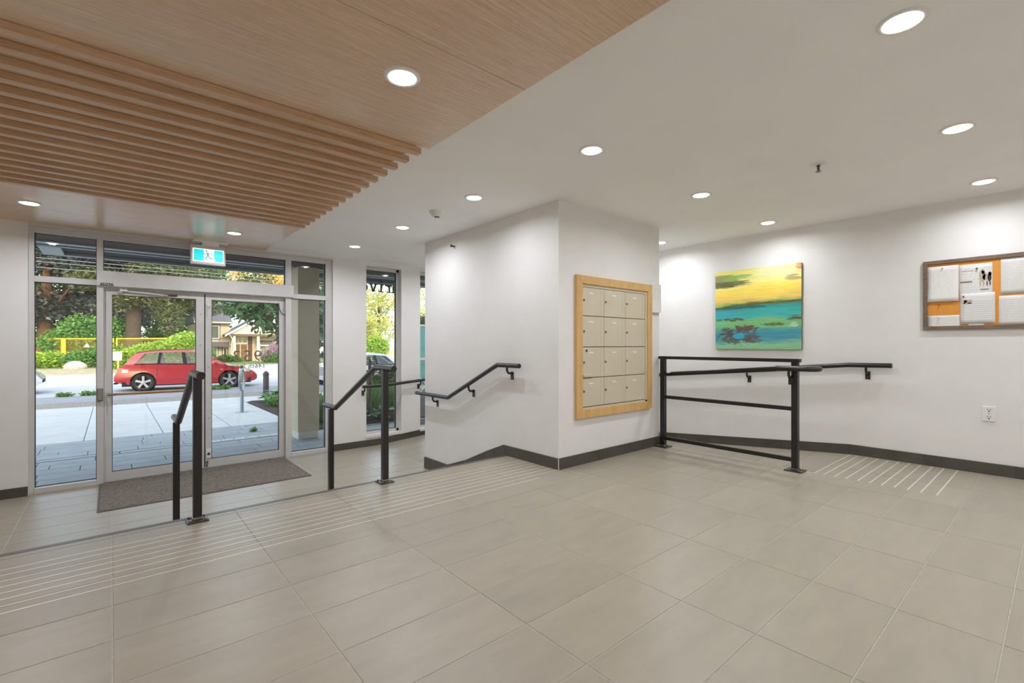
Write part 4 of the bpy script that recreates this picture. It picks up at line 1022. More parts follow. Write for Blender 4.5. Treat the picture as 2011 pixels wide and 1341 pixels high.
tree('broadleaf_tree', 'dense green tree visible just right of the porch column', 14.9, 46.4, -.6, 7, .3, rblobs(23, 12, 1.1, (2.4, 9.2), 1.2), 7000, .34, 'dark', 23)
tree('broadleaf_tree', 'yellowish tree glimpsed in the narrow slot right of the slim window', 39.5, 52, -.8, 9, .3, rblobs(24, 10, 3.4, (4, 12.5), 2.0), 5000, .36, 'olive', 24)

# large leaved street tree in front of the house: the nearest leaves are parts of their own
mag = tree('magnolia_tree', 'street tree with big glossy leaves hanging in front of the house', 5.75, 20.2, GZ, 3.2, .10, [(-1.05, -.3, 2.75, .75, .8, .62), (-.55, .1, 3.35, .9, .9, .65), (-.2, 0, 2.35, .85, .9, .75), (.45, .2, 3.0, .9, .9, .9), (.1, -.2, 1.75, .75, .7, .45), (.75, 0, 2.1, .8, .8, .7), (-1.5, 0, 3.2, .5, .6, .35), (.2, 0, 4.0, .9, .9, .5), (.55, -.1, 1.35, .5, .5, .3), (1.1, .1, 3.6, .8, .8, .7), (-2.1, 0, 3.15, .6, .6, .38), (-1.5, 0, 2.95, .75, .6, .48)], 2500, .30, 'mag', 51, group='street trees', bark='barkg', branches=10, aspect=.5)
lf = G(); lf.v = [(0, 0, 0), (.055, .13, .02), (.045, .24, .01), (0, .34, -.03), (-.045, .24, .01), (-.055, .13, .02), (0, .13, 0), (0, .24, -.01)]
lf.f = [(0, 1, 6), (0, 6, 5), (1, 2, 7, 6), (6, 7, 4, 5), (2, 3, 7), (7, 3, 4)]
lfm = mesh('leaf', lf, mat('magnolia_leaf', (60, 106, 56), rough=.28, rand=.35, var=.2, scale=3))
rg = random.Random(77)
for p in cloud([(5.75 - 1.05, 19.9, 2.25, .8, .9, .7), (5.2, 20.0, 2.85, .95, 1, .7), (5.55, 20.0, 1.85, .85, .9, .75), (5.85, 20.0, 1.25, .75, .7, .45), (4.3, 20.1, 2.7, .5, .6, .35), (3.7, 20.1, 2.6, .6, .6, .36)], 240, 78, .25):
    piece('leaf', lfm, mag, tuple(p), rot=(rg.uniform(-2.6, -.4), rg.uniform(-.7, .7), rg.uniform(0, 6.3)), scale=[rg.uniform(.75, 1.15)] * 3)

def bush(label, x, y, z, blobs, n, size, lm, seed, name='bush', group='bushes across the road', cat='bush', aspect=.6):
    o = thing(name, label, cat, (x, y, z), group)
    q = G()
    for b in blobs[:6]: q.tube([(x + b[0] * .3, y + b[1] * .3, z - .05), (x + b[0], y + b[1], z + b[2])], [.05, .02], 6)
    obj('stems', q, M['bark'], o)
    foliage('foliage', o, LM[lm], cloud([(x + b[0], y + b[1], z + b[2], b[3], b[4], b[5]) for b in blobs], n, seed), size, seed, aspect)
    return o
bush('light green maple bush rising behind the yellow fence at the left', -1.9, 52.6, -.3, [(-1.2, 0, 1.6, 1.5, 1, 1.3), (0, 0, 2.6, 1.6, 1, 1.5), (1.3, 0, 2.0, 1.5, 1, 1.4), (2.3, .2, 2.8, 1.2, 1, 1.2)], 8000, .24, 'mid', 61)
for k_, (bx_, by_) in enumerate(((-8.5, 62), (-5.0, 61), (-1.8, 58.5), (1.2, 56.5), (3.6, 54.5), (5.2, 55.5))):
    bush(('understorey bush behind the far left end of the yellow fence', 'understorey bush behind the left fence panel by the thick trunk', 'understorey bush behind the fence post with the sign', 'understorey bush between the two conifer trunks', 'understorey bush behind the roof of the red car', 'understorey bush left of the house, behind the door stile')[k_], bx_, by_, -.5, [(-1.3, 0, .9, 1.5, .9, 1.1), (0, 0, 1.6, 1.6, 1, 1.3), (1.3, 0, 1.0, 1.5, .9, 1.2)], 4500, .26, 'mid' if k_ % 2 else 'dark', 200 + k_)
bush('low green brambles in front of the left fence panel', -3.6, 48.6, -.4, [(-1.2, 0, .5, 1.2, .6, .6), (.2, 0, .55, 1.2, .6, .6), (-2.6, 0, .6, 1.2, .6, .65)], 5000, .18, 'lime', 62)
bush('green brambles below the white triangle sign on the fence', -1.1, 47.9, -.4, [(-.8, 0, .5, 1.0, .6, .7), (.4, 0, .8, 1.0, .6, .8), (1.2, 0, .9, .9, .6, .9)], 5000, .18, 'mid', 63)
bush('lime green bush behind the small white roadside sign', 1.0, 43.6, -.4, [(-.6, 0, .6, 1.0, .8, .75), (.6, 0, .8, 1.1, .8, .85), (1.5, 0, 1.0, 1, .8, .9)], 6500, .19, 'lime', 64)
bush('lime green bush right behind the back of the red car', 2.5, 42.3, -.4, [(-.6, 0, .8, 1.1, .8, .95), (.6, 0, 1.1, 1.1, .8, 1.0), (1.3, .3, 1.5, 1, .8, .9)], 7000, .19, 'lime', 65)
bush('tall lime and green bush beside the middle door stile', 4.3, 41.2, -.45, [(-.9, 0, 1.0, 1.0, .8, 1.1), (-.1, 0, 1.5, 1.0, .8, 1.15)], 6000, .19, 'lime', 66)
bush('rhododendron covered in pink blossom in front of the house', 13.0, 54.6, -.65, [(-.5, 0, .7, .9, .8, .8), (.5, 0, 1.3, 1.0, .8, 1.0), (1.4, 0, 1.0, 1, .8, 1.0)], 3500, .17, 'pink', 68)
bush('green lower half of the blossom hedge before the house', 13.2, 54.2, -.65, [(-.6, 0, .45, .7, .6, .5), (.5, 0, .6, .9, .6, .7), (1.5, 0, .6, .9, .6, .7)], 3500, .17, 'mid', 69)
bush('yellow green shrub under the right wing roof of the house', 14.5, 60.2, -.85, [(-.5, 0, 1.0, .8, .7, .9), (.6, 0, 1.5, 1.0, .7, 1.1)], 4000, .19, 'lime', 70)
bush('low green plants under the left windows of the house', 9.7, 62, -.85, [(-1.2, 0, .35, 1.0, .5, .4), (.3, 0, .5, 1.0, .5, .5), (1.2, 0, .4, .8, .5, .4)], 3500, .18, 'mid', 71)
bush('round clipped green shrub seen low in the slim window', 19.2, 42.8, -.5, [(0, 0, 1.5, 1.35, 1.2, 1.1)], 6000, .2, 'lime', 72, name='round_shrub')

def grass_clump(x, y, z, h, r, n, seed, label):
    o = thing('ornamental_grass', label, 'grass plant', (x, y, z), 'plants in the bed outside')
    rg = np.random.default_rng(seed); q = G()
    for k in range(n):
        a = rg.random() * 6.283; rr = r * sqrt(rg.random()); bx, by = x + rr * .55 * cos(a), y + rr * .55 * sin(a); tx, ty = x + rr * 1.2 * cos(a), y + rr * 1.2 * sin(a); hh = h * (.6 + .5 * rg.random()); w = .008
        ca_, sa_ = cos(a + 1.5) * w, sin(a + 1.5) * w
        q.poly([(bx - ca_, by - sa_, z), (bx + ca_, by + sa_, z), ((bx + tx) / 2 + ca_, (by + ty) / 2 + sa_, z + hh * .6), (tx, ty, z + hh), ((bx + tx) / 2 - ca_, (by + ty) / 2 - sa_, z + hh * .6)])
    ob = obj('blades', q, LM['grass'], o); ob['kind'] = 'stuff'
for x, y, h_, r_, n_, lb in ((4.45, 10.4, .75, .35, 420, 'tall wispy grass at the left side of the slim window bed'), (4.95, 10.7, .80, .38, 450, 'tall wispy grass behind the stair railing post in the slim window'), (5.6, 11.1, .75, .38, 400, 'wispy grass clump partly hidden by the wall between slim windows'), (3.45, 10.6, .62, .28, 360, 'green grass clump just right of the porch column'), (3.75, 12.2, .55, .3, 300, 'grass clump behind the porch column on the planting bed')):
    grass_clump(x, y, GZ + .03, h_, r_, n_, int(x * 100), lb)
def hosta(x, y, z, r, n, seed, label, m, name='hosta_plant', ll=.26):
    o = thing(name, label, 'leafy plant', (x, y, z), 'plants in the bed outside'); rg = random.Random(seed)
    f = ll / .34; q = G(); q.v = [(p[0] * 1.7 * f, p[1] * f, p[2] * f) for p in lf.v]; q.f = list(lf.f)
    me = mesh('leaf', q, m)
    for k in range(n):
        a = k * 2.4 + rg.random() * .5; rr = r * (.15 + .6 * k / n)
        piece('leaf', me, o, (x + rr * cos(a), y + rr * sin(a), z + .04 + .30 * r * (1.4 - k / n) + .05 * rg.random()), rot=(rg.uniform(-.2, .5), rg.uniform(-.2, .2), a - pi / 2), scale=[rg.uniform(.8, 1.2)] * 3)
    obj('crown', G().ball((x, y, z + .04), (.09, .09, .08), 8, 5), M['soil'], o)
mh = mat('hosta_leaf', (150, 184, 150), rough=.4, rand=.2, var=.1, scale=4); mg = mat('laurel_leaf', (76, 132, 64), rough=.3, rand=.3, var=.15, scale=4)
hosta(4.62, 10.0, GZ + .03, .36, 16, 3, 'pale green hosta with broad leaves low in the slim window', mh); hosta(4.30, 9.95, GZ + .03, .24, 10, 4, 'small pale hosta in the lower left corner of the slim window', mh)
hosta(5.05, 10.05, GZ + .03, .30, 12, 5, 'hosta with bright leaves right of the railing post in the slim window', mg)
hosta(3.75, 15.3, GZ + .05, .42, 34, 6, 'glossy green leafy plant at the bollard foot', mg, 'laurel_plant', .25); hosta(3.55, 15.0, GZ + .05, .3, 18, 7, 'low leafy plant at the tip of the planting bed', mg, 'laurel_plant', .2)
bush('low green ground cover along the sidewalk edge of the bed', 3.55, 13.6, GZ + .03, [(0, .6, .14, .35, .6, .16), (.2, -.4, .12, .4, .6, .14), (.6, .3, .2, .4, .6, .2)], 2600, .085, 'mid', 74, 'ground_cover', 'plants in the bed outside')
bush('dark green leafy shrub behind the grasses in the slim window', 5.9, 12.4, GZ + .03, [(-.7, 0, .55, .5, .4, .5), (.2, 0, .6, .6, .4, .55)], 4200, .10, 'dark', 75, 'leafy_shrub', 'plants in the bed outside')
bush('small green weed growing in the paving joint', 2.13, 10.35, GZ, [(0, 0, .03, .05, .04, .035)], 90, .05, 'mid', 76, 'weed', 'weeds')
for k, (x, y) in enumerate(((-1.2, 21.45), (-.6, 21.5), (2.9, 21.2), (3.3, 21.1))):
    bush(('grass tuft at the road edge, first from the left', 'grass tuft at the road edge, second from the left', 'grass tuft before the front wheel of the red car', 'grass tuft under the front bumper of the red car')[k], x, y, GZ, [(0, 0, .05, .22, .08, .07)], 160, .11, 'grass', 80 + k, 'grass_tuft', 'weeds')

# ---- street furniture -------------------------------------------
M['galv'] = mat('galvanised_steel', (160, 172, 178), rough=.4, metal=.55, var=.05, scale=12)
rk = thing('bike_rack', 'galvanised bike rack with an oval ring on a single post', 'bike rack', (2.52, 13.55, GZ))
obj('base_plate', G().lathe((2.52, 13.55, GZ), [(.001, .012), (.145, .012), (.15, 0)], 24), M['galv'], rk)
obj('post', G().tube([(2.52, 13.55, GZ), (2.52, 13.55, .07)], .042, 14), M['galv'], rk, smooth=True)
ring = [(2.52 + .097 * sin(a), 13.55 + .236 * sin(a), .325 - .27 * cos(a)) for a in [2 * pi * i / 28 for i in range(29)]]
obj('ring', G().tube(ring, .027, 10, caps=False), M['galv'], rk, smooth=True)
obj('inner_bar', G().tube([(2.52, 13.55, .06), (2.52, 13.55, .59)], .014, 8), M['galv'], rk, smooth=True)
obj('stub', G().tube([(2.52, 13.55, .58), (2.52, 13.55, .69)], .026, 10), mat('stub_grey', (92, 96, 104), rough=.5), rk, smooth=True)
def bollard(x, y, z, h, r, label):
    o = thing('bollard', label, 'bollard', (x, y, z), 'dark bollards by the sidewalk')
    obj('post', G().lathe((x, y, z), [(r, 0), (r, h - .14)], 20, 'z', True), mat('bollard_brown', (74, 62, 58), rough=.5), o, smooth=True)
    obj('head', G().lathe((x, y, z + h - .14), [(r * 1.12, 0), (r * 1.12, .03), (r * .9, .08), (r * .5, .12), (.001, .14)], 20), mat('bollard_head', (34, 44, 54), rough=.4), o, smooth=True)
    obj('foot', G().lathe((x, y, z), [(r * 1.02, 0), (r * 1.02, .34)], 20), mat('bollard_foot', (40, 42, 56), rough=.45), o, smooth=True)
bollard(3.93, 17.3, GZ, .84, .088, 'dark round bollard standing beyond the leafy plants'); bollard(4.395, 10.06, GZ, 1.41, .04, 'thin dark post light at the left edge of the slim window')

M['yellow'] = mat('fence_yellow', (246, 200, 24), rough=.45)
fen = thing('safety_fence', 'yellow mesh safety fence across the road', 'fence', (-1.9, 50, -.35))
def fpt(t): return (-9.1 + 12.4 * t, 58.2 - 13.7 * t)
for k in range(4):
    (x0, y0), (x1, y1) = fpt(k / 4 + .008), fpt((k + 1) / 4 - .008); zb, zt = -.25, 1.70
    p = obj('panel_frame', G().tube([(x0, y0, zb - .15), (x0, y0, zt), (x1, y1, zt), (x1, y1, zb - .15)], .055, 8).tube([(x0, y0, .62), (x1, y1, .62)], .035, 6), M['yellow'], fen)
    q = G()
    for i in range(1, 34):
        t = i / 34; xx, yy = x0 + (x1 - x0) * t, y0 + (y1 - y0) * t; q.box(xx - .005, xx + .005, yy - .004, yy + .004, zb, zt)
    for i in range(1, 14):
        z = zb + (zt - zb) * i / 14; q.hexa([(x0, y0 - .006, z - .005), (x1, y1 - .006, z - .005), (x1, y1 + .006, z - .005), (x0, y0 + .006, z - .005), (x0, y0 - .006, z + .005), (x1, y1 - .006, z + .005), (x1, y1 + .006, z + .008), (x0, y0 + .006, z + .008)])
    mq = obj('wire_mesh', q, mat('mesh_wire_%d' % k, (176, 150, 60), rough=.5), p); mq['kind'] = 'stuff'
obj('fence_post', G().box(-2.96, -2.76, 50.9, 51.05, -.5, 1.75), M['yellow'], fen)
obj('fence_sign', G().prism([(-1.66, 1.05), (-1.28, 1.05), (-1.47, 1.36)], 'y', 49.35, 49.37), M['white'], fen)
sg_ = thing('roadside_sign', 'small blank white sign on a wooden stake across the road', 'sign', (.31, 39.1, GZ))
obj('stake', G().box(.26, .36, 39.1, 39.16, GZ, .62), mat('stake_wood', (196, 160, 84), rough=.7), sg_)
obj('plate', G().box(.06, .50, 39.06, 39.09, .22, .78), M['white'], sg_, bevel=.02)
tag(obj('boulder', G().ball((-1.95, 45.4, GZ + .15), (.62, .45, .42), 12, 8, .18, 3), mat('boulder_grey', (176, 172, 162), rough=.9, var=.12, scale=4), smooth=True, origin=(-1.95, 45.4, GZ)), 'pale grey boulder at the foot of the brambles', 'boulder')
for k, z in enumerate((5.17, 5.0, 4.745)):
    tag(obj('power_line', G().tube([(-30, 30, z + .1), (-8, 30, z), (14, 30, z - .1), (40, 30, z + .1)], .013, 6), mat('wire_%d' % k, (120, 136, 146), rough=.5), origin=(0, 30, z)), ('upper of three overhead wires crossing the top glass', 'middle of three overhead wires crossing the top glass', 'lowest and thickest of three overhead wires crossing the top glass')[k], 'power line', 'overhead wires')

tq = thing('turquoise_panel', 'turquoise panel with white rails glimpsed beside the wall block', 'panel', (7.6, 13.0, GZ))
M['turq'] = mat('turquoise_sheet', (92, 176, 178), rough=.4, var=.05, scale=3)
obj('upper_sheet', G().box(7.05, 9.2, 13.0, 13.04, .80, 1.80), M['turq'], tq); obj('lower_sheet', G().box(7.05, 9.2, 13.0, 13.04, -.05, .74), M['turq'], tq)
for z in (.77, 1.82): obj('rail', G().box(7.03, 9.22, 12.97, 13.06, z - .025, z + .025), M['white'], tq)
obj('brace', G().tube([(7.2, 12.95, .28), (7.9, 12.95, -.45)], .022, 6).tube([(7.75, 12.95, .3), (7.15, 12.95, -.45)], .018, 6), M['white'], tq)
for x in (7.12, 9.1): obj('post', G().box(x - .04, x + .04, 13.04, 13.10, GZ, 1.80), M['galv'], tq)
bush('dark bush above the turquoise panel', 9.2, 15.6, GZ, [(0, 0, 2.35, .9, .7, .5)], 2600, .12, 'dark', 90, 'tall_shrub', 'plants in the bed outside')

# ---- cars ---------------------------------------------------------
M['tyre'] = mat('tyre_rubber', (32, 32, 33), rough=.8)
M['rim'] = mat('alloy_rim', (196, 200, 204), rough=.3, metal=.7)
M['dkgap'] = mat('wheel_arch_dark', (18, 18, 19), rough=.9)
M['carglass'] = glass_mat('car_glass', (.62, .68, .66), 1.5)
M['lamp_red'] = mat('tail_lamp_red', (206, 40, 40), rough=.15, coat=.6); M['lamp_clear'] = mat('lamp_clear', (214, 220, 224), rough=.12, metal=.3, coat=.6)
M['interior'] = mat('car_interior', (52, 52, 54), rough=.85)
def interp(tab, x):
    for (a, b), (c, d) in zip(tab, tab[1:]):
        if x <= c: return b + (d - b) * max(0, min(1, (x - a) / (c - a)))
    return tab[-1][1]
def make_car(name, label, pos, yaw, paint, pb, top, bot, roofpts, sN, tN, glass_iv, wheels=(.92, 3.89), L=4.97, W=.985, rt=.355, sc=(1, 1, 1)):
    o = thing(name, label, 'car', pos, 'cars on the street')
    T = Matrix.Translation(pos) @ Matrix.Rotation(yaw, 4, 'Z') @ Matrix.Diagonal(sc + (1,)) @ Matrix.Translation((-L / 2, 0, 0))
    pm = mat(name + '_' + pb, paint, rough=.22, spec=.6, coat=.8)
    def halfw(x, z):
        e = max(0, (abs(x - L / 2) / (L / 2)) ** 5) * .20
        zz = (z - .55) / .5
        return W * (1 - e) * (1 - .035 * zz * zz) * (1.0 if z > .4 else .97)
    xs_ = sorted(set([round(L * i / 70, 4) for i in range(71)] + [round(w + .43 * cos(pi * k / 10), 4) for w in wheels for k in range(11)]))
    R = .425
    def zb(x):
        z = interp(bot, x)
        for w in wheels:
            if abs(x - w) < R: z = max(z, rt + sqrt(R * R - (x - w) ** 2) * .98)
        return z
    body = G()
    for sgn in (1, -1):
        rows = []
        for x in xs_:
            b, t = zb(x), interp(top, x); t = max(t, b + .02)
            rows.append([(x, sgn * halfw(x, b + (t - b) * k / 8), b + (t - b) * k / 8) for k in range(9)])
        body.grid(rows)
    rows = []
    for x in xs_:
        t = max(interp(top, x), zb(x) + .02); w = halfw(x, t)
        rows.append([(x, w * c, t + .055 * (1 - c * c) * (1 if 0.1 < x < L - .1 else .3)) for c in (-1, -.97, -.85, -.5, 0, .5, .85, .97, 1)])
    body.grid(rows)
    for x in (xs_[0], xs_[-1]):
        b, t = zb(x), interp(top, x)
        body.grid([[(x, c * halfw(x, b + (t - b) * k / 5), b + (t - b) * k / 5) for c in (-1, -.5, 0, .5, 1)] for k in range(6)])
    obj('body', body.xf(T), pm, o, smooth=True)
    obj('underbody', G().box(.25, L - .25, -W * .88, W * .88, .20, .42).xf(T), M['dkgap'], o)
    # greenhouse: grid in (s along, t up)
    def gp(si, t, sgn):
        xb, xt = sN[si], tN[si]; x = xb + (xt - xb) * t; zb_ = interp(top, xb); zt_ = interp(roofpts, xt); z = zb_ + (zt_ - zb_) * (t ** .92)
        w = halfw(xb, zb_) * .965 + (.70 - halfw(xb, zb_) * .965) * t ** 1.15
        return (x, sgn * w, z)
    tt = [0, .07, .3, .6, .86, 1.0]; ns = len(sN)
    cab = G(); pil = G()
    for sgn in (1, -1):
        for i in range(ns - 1):
            for k in range(len(tt) - 1):
                q = [gp(i, tt[k], sgn), gp(i + 1, tt[k], sgn), gp(i + 1, tt[k + 1], sgn), gp(i, tt[k + 1], sgn)]
                if not (i in glass_iv and 0 < k < 4): (pil if (i - 1 in glass_iv and i + 1 in glass_iv and k < 4) or (k in (0,) and i in glass_iv) else cab).poly(q)
    rr = []
    for i in range(ns):
        a = gp(i, 1, 1); rr.append([(a[0], a[1] * c, a[2] + .05 * (1 - c * c)) for c in (-1, -.8, -.4, 0, .4, .8, 1)])
    cab.grid(rr)
    for i in (0, ns - 1):
        for c0, c1 in ((-1, -.86), (.86, 1)):
            cab.grid([[tuple([gp(i, t, 1)[0], gp(i, t, 1)[1] * c, gp(i, t, 1)[2]]) for c in (c0, c1)] for t in tt])
    obj('cabin', cab.xf(T), pm, o, smooth=True); obj('window_pillars', pil.xf(T), M['dkgap'], o)
    for sgn in (1, -1):
        for i in sorted(glass_iv):
            q = G().grid([[gp(i + d, t, sgn) for d in (0, 1)] for t in tt[1:5]])
            obj('window', q.xf(T), M['carglass'], o, smooth=True)
    for i, nm in ((0, 'rear_window'), (ns - 1, 'windscreen')):
        q = G().grid([[(gp(i, t, 1)[0], gp(i, t, 1)[1] * c, gp(i, t, 1)[2] + .012) for c in (-.86, -.4, 0, .4, .86)] for t in (.04, .3, .6, .94)])
        obj(nm, q.xf(T), M['carglass'], o, smooth=True)
    q = G().box(sN[1] + .2, sN[-1] - .5, -.62, .62, .45, .84)
    for x in (1.45, 2.35):
        for y in (-.36, .36): q.box(x, x + .16, y - .24, y + .24, .8, 1.16).box(x + .02, x + .13, y - .12, y + .12, 1.18, 1.34)
    obj('seats', q.xf(T), M['interior'], o, bevel=.03)
    for wx in wheels:
        for sgn in (-1, 1):
            yw_ = sgn * (W - .13)
            q = G().lathe((wx, yw_, rt), [(rt - .10, -.10), (rt - .02, -.11), (rt, -.07), (rt, .07), (rt - .02, .11), (rt - .10, .10)], 36, 'y')
            wh = obj('wheel', q.xf(T), M['tyre'], o, smooth=True)
            q = G().lathe((wx, yw_, rt), [(.001, sgn * .05), (rt - .11, sgn * .05)], 30, 'y'); obj('hub_back', q.xf(T), M['dkgap'], wh)
            q = G().lathe((wx, yw_, rt), [(rt - .115, sgn * .06), (rt - .10, sgn * .098), (rt - .075, sgn * .10)], 36, 'y').lathe((wx, yw_, rt), [(.001, sgn * .095), (.055, sgn * .092), (.06, sgn * .06)], 20, 'y')
            for a in range(5):
                an = a * 2 * pi / 5 + pi / 2; ux, uz = cos(an), sin(an); vx, vz = -uz, ux; r0, r1 = .03, rt - .10
                q.hexa([(wx + ux * r0 + vx * w_, yw_ + sgn * dy, rt + uz * r0 + vz * w_) if e == 0 else (wx + ux * r1 + vx * w_ * 1.25, yw_ + sgn * dy, rt + uz * r1 + vz * w_ * 1.25) for (e, w_, dy) in ((0, -.036, .055), (1, -.036, .055), (1, .036, .055), (0, .036, .055), (0, -.036, .092), (1, -.036, .092), (1, .036, .092), (0, .036, .092))])
            obj('rim', q.xf(T), M['rim'], wh, smooth=True)
            obj('arch_liner', G().lathe((wx, sgn * (W - .30), rt), [(.415, -.14), (.415, .14)], 24, 'y').lathe((wx, sgn * (W - .42), rt), [(.001, 0), (.42, 0)], 24, 'y').xf(T), M['dkgap'], o)
    def side_patch(x0, x1, z0, z1, sgn, off=.006, nx=5):
        return G().grid([[(x, sgn * (halfw(x, z) + off), z) for z in (z0, (z0 + z1) / 2, z1)] for x in [x0 + (x1 - x0) * i / nx for i in range(nx + 1)]])
    for sgn in (-1, 1):
        zt0 = interp(top, .22)
        obj('tail_lamp', side_patch(.10, .50, zt0 - .26, zt0 - .05, sgn, .008).xf(T), M['lamp_red'], o, smooth=True)
        obj('tail_lamp_lens', side_patch(.26, .44, zt0 - .22, zt0 - .11, sgn, .012).xf(T), M['lamp_clear'], o, smooth=True)
        obj('headlamp', side_patch(L - .72, L - .30, interp(top, L - .5) - .15, interp(top, L - .5) - .02, sgn, .008).xf(T), M['lamp_clear'], o, smooth=True)
        obj('side_repeater', side_patch(L - 1.42, L - 1.33, .80, .83, sgn, .008, 2).xf(T), M['lamp_clear'], o)
        obj('door_handle', side_patch(1.56, 1.76, .90, .935, sgn, .022, 3).xf(T), pm, o, smooth=True); obj('door_handle', side_patch(2.62, 2.82, .885, .92, sgn, .022, 3).xf(T), pm, o, smooth=True)
        for x, z0_, z1_ in ((2.30, .32, .98), (3.36, .34, .95), (1.36, .62, 1.0)): obj('door_seam', side_patch(x, x + .014, z0_, z1_, sgn, .002, 1).xf(T), M['dkgap'], o)
        mx_ = sN[-1] - .42
        obj('mirror', G().ball((mx_, sgn * (W + .04), interp(top, mx_) + .10), (.07, .11, .075), 10, 8).xf(T), pm, o, smooth=True)
    obj('grille', G().box(L - .04, L + .008, -.45, .45, .38, .50).xf(T), M['dkgap'], o)
    obj('rear_bumper_lip', G().box(-.02, .12, -W * .74, W * .74, .30, .36).xf(T), M['dkgap'], o, bevel=.02)
    return o
hatch = dict(top=[(0, .60), (.04, .66), (.10, .84), (.20, .98), (.34, 1.06), (1.2, 1.075), (2.4, 1.04), (3.3, 1.02), (3.75, 1.0), (4.2, .92), (4.6, .80), (4.85, .68), (4.97, .52)],
             bot=[(0, .42), (.15, .34), (.5, .27), (1.3, .25), (3.5, .25), (4.5, .25), (4.85, .27), (4.97, .36)],
             roofpts=[(.6, 1.50), (.9, 1.575), (1.5, 1.635), (2.2, 1.645), (2.7, 1.61), (3.0, 1.55)],
             sN=[.30, .62, 1.36, 1.46, 2.24, 2.38, 3.22, 3.36, 3.80], tN=[.66, 1.02, 1.44, 1.53, 2.16, 2.28, 2.72, 2.82, 2.92], glass_iv={1, 3, 5})
make_car('red_car', 'red hatchback parked at the road edge outside the doors', (2.42, 22.85, GZ - .01), radians(-6), (176, 22, 38), 'paint', sc=(.925, .94, .92), **hatch)
sedan = dict(hatch); sedan['top'] = [(0, .60), (.04, .70), (.12, .90), (.3, .98), (.9, 1.0), (2.4, 1.0), (3.4, .98), (4.0, .92), (4.6, .80), (4.85, .68), (4.97, .52)]
sedan['roofpts'] = [(.9, 1.40), (1.5, 1.50), (2.2, 1.52), (2.7, 1.48), (3.0, 1.42)]; sedan['sN'] = [.75, 1.0, 1.5, 1.6, 2.3, 2.42, 3.25, 3.4, 3.8]; sedan['tN'] = [1.15, 1.25, 1.55, 1.63, 2.2, 2.3, 2.75, 2.84, 2.95]
make_car('silver_car', 'silver sedan parked beyond the planting bed behind the column', (9.3, 21.0, GZ - .2), radians(-2), (196, 204, 210), 'paint', **sedan)
make_car('white_car', 'white car whose nose enters at the left edge of the glass', (-4.35, 23.9, GZ - .01), radians(0), (214, 222, 230), 'paint', **hatch)

# ---- house across the road ---------------------------------------
hx, hy, hz = 12.35, 67.8, -1.02
M['stucco'] = mat('house_stucco', (206, 188, 158), rough=.85, var=.03, scale=3); M['stuccol'] = mat('house_trim_cream', (232, 216, 186), rough=.7); M['roof'] = mat('house_roof_shingle', (104, 104, 110), rough=.9, var=.12, scale=6, stretch=(1, 6, 1))
M['hbrown'] = mat('house_brown', (110, 88, 68), rough=.8); M['hdoor'] = wood_mat('house_door_wood', (126, 78, 40), (170, 112, 62), (2, 2, .5), scale=4); M['hglass'] = mat('house_window_glass', (98, 108, 92), rough=.08, spec=.8)
ho = thing('house', 'beige stucco house with tall gabled porch and wooden double door', 'house', (hx, hy, hz))
def HB(*a): return G().box(*a)
def hobj(n, q, m, par=None, **k): return obj(n, q.xf(Matrix.Translation((hx, hy, hz))), m, par or ho, **k)
hobj('main_wall', HB(-4.6, -1.15, 0, 8, -.3, 5.1).add(HB(-1.15, 4.4, .6, 8, -.3, 4.2)), M['stucco'])
hobj('wing_wall', HB(2.2, 9, .3, 7, -.3, 2.35), M['stucco'])
hobj('main_roof', G().prism([(-.7, 5.05), (4, 7.6), (8.7, 5.05), (8.7, 4.9), (-.7, 4.9)], 'x', -4.9, -.9), M['roof'])
hobj('eave_trim', HB(-4.9, -1.0, -.72, -.62, 4.92, 5.08), M['stuccol'])
hobj('belt_roof', G().prism([(-.9, 2.05), (0, 2.62), (0, 2.05)], 'x', -4.9, -1.2), M['roof']); hobj('belt_trim', HB(-4.9, -1.15, -.94, -.88, 1.98, 2.16), M['hbrown'])
gab = [(-1.75, 3.55), (2.15, 5.95), (6.05, 3.55), (5.75, 3.45), (-1.45, 3.45)]
hobj('porch_gable', G().prism([(-1.3, 3.6), (2.15, 5.7), (5.6, 3.6)], 'y', -1.1, 1.0), M['stuccol'])
for sg2 in (-1, 1):
    a, b = (2.15, 5.98), (2.15 + sg2 * 4.0, 3.52)
    hobj('gable_roof', G().prism([a, b, (b[0], b[1] - .14), (a[0], a[1] - .18)], 'y', -1.5, 3.0), M['roof'])
    hobj('barge_board', G().prism([(a[0], a[1] - .02), (b[0], b[1] - .02), (b[0], b[1] - .26), (a[0], a[1] - .30)], 'y', -1.56, -1.48), M['white'])
hobj('porch_beam', HB(-1.6, 4.6, -1.2, -.9, 3.34, 3.62), M['hbrown'])
for cx0 in (-.78, 1.90):
    hobj('porch_column', G().hexa([(cx0 - .24, -1.25, -.1), (cx0 + .24, -1.25, -.1), (cx0 + .24, -.8, -.1), (cx0 - .24, -.8, -.1), (cx0 - .14, -1.16, 3.36), (cx0 + .14, -1.16, 3.36), (cx0 + .14, -.9, 3.36), (cx0 - .14, -.9, 3.36)]), M['stuccol'])
hobj('porch_step', HB(-1.4, 2.6, -1.6, .6, -.35, -.04), mat('porch_stone', (176, 170, 160), rough=.8))
hobj('recess_shade', HB(-.75, 1.55, .55, .60, -.05, 3.35), M['hbrown'])  # flat brown sheet: the shade around the porch door put into its colour
dr = hobj('double_door', HB(-.60, .165, .46, .55, 0, 2.36).add(HB(.185, .95, .46, .55, 0, 2.36)), M['hdoor'])
hobj('door_frame', HB(-.66, -.60, .42, .55, 0, 2.44).add(HB(.95, 1.0, .42, .55, 0, 2.44)).add(HB(-.66, 1.0, .42, .55, 2.36, 2.44)), M['stuccol'], dr)
hobj('meeting_stile', HB(.145, .205, .42, .46, .02, 2.36), M['stuccol'], dr)
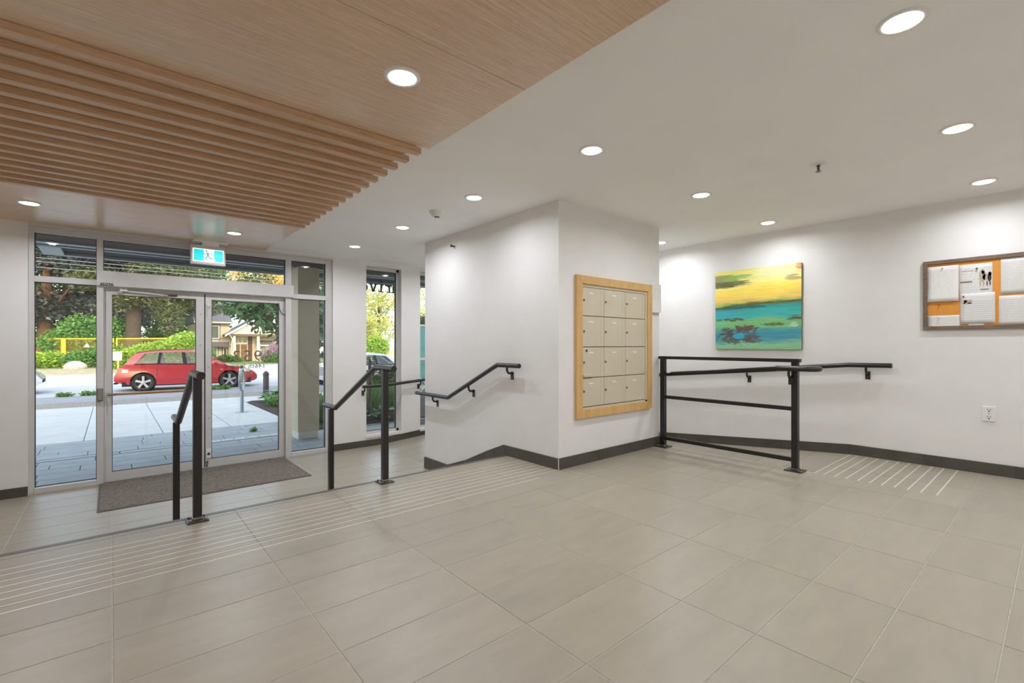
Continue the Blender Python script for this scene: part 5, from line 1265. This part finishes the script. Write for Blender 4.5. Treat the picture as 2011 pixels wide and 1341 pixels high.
for x in (-.52, -.20, .27, .59):
    for z in (.2, .95, 1.65): hobj('door_panel', HB(x, x + .26, .44, .47, z, z + .55), M['hbrown'], dr, bevel=.01)
def hwin(x0, x1, z0, z1, y, nx=2, nz=1, bars=True):
    f = hobj('window', HB(x0 - .1, x0, y - .08, y, z0 - .1, z1 + .1).add(HB(x1, x1 + .1, y - .08, y, z0 - .1, z1 + .1)).add(HB(x0, x1, y - .08, y, z1, z1 + .1)).add(HB(x0, x1, y - .08, y, z0 - .1, z0)), M['white'])
    hobj('surround', HB(x0 - .2, x1 + .2, y - .03, y, z0 - .2, z1 + .2), M['hbrown'], f)
    for i in range(nx):
        for j in range(nz):
            hobj('pane', HB(x0 + (x1 - x0) * i / nx + .03, x0 + (x1 - x0) * (i + 1) / nx - .03, y - .05, y - .035, z0 + (z1 - z0) * j / nz + .02, z0 + (z1 - z0) * (j + 1) / nz - .02), M['hglass'], f)
    if nx > 1:
        for i in range(1, nx): hobj('mullion', HB(x0 + (x1 - x0) * i / nx - .04, x0 + (x1 - x0) * i / nx + .04, y - .07, y, z0, z1), M['white'], f)
hwin(-4.1, -2.3, 3.10, 4.55, 0, 2); hwin(-3.9, -2.5, .50, 1.85, 0, 2); hwin(-1.72, -1.48, .4, 1.85, 0, 1); hwin(-.58, .92, 2.56, 3.28, .55, 3, 1)
hobj('downspout', G().tube([(-1.35, -1.45, 3.5), (-1.0, -1.2, 3.0), (-1.05, -1.1, 2.5), (-1.1, -1.1, 0)], .055, 8), M['white'])
hobj('wing_roof', G().prism([(-.5, 2.2), (2.6, 4.0), (5.5, 2.2)], 'x', 2.0, 9.5), M['roof']); hobj('gutter', HB(2.0, 9.5, -.58, -.46, 2.12, 2.26), M['white'])
wf = thing('wooden_fence', 'low pale fence below the trees seen through the slim window', 'fence', (23, 50, -.6))
for i in range(22): obj('board', G().box(18 + i * .62, 18.58 + i * .62, 50.0, 50.06, -.7, .75), mat('fence_board_%d' % (i % 3), (186 + 4 * (i % 3), 168, 142), rough=.8), wf)
for i in range(5): obj('post', G().box(18 + i * 3.1, 18.14 + i * 3.1, 49.9, 50.0, -.7, .9), M['stuccol'], wf)
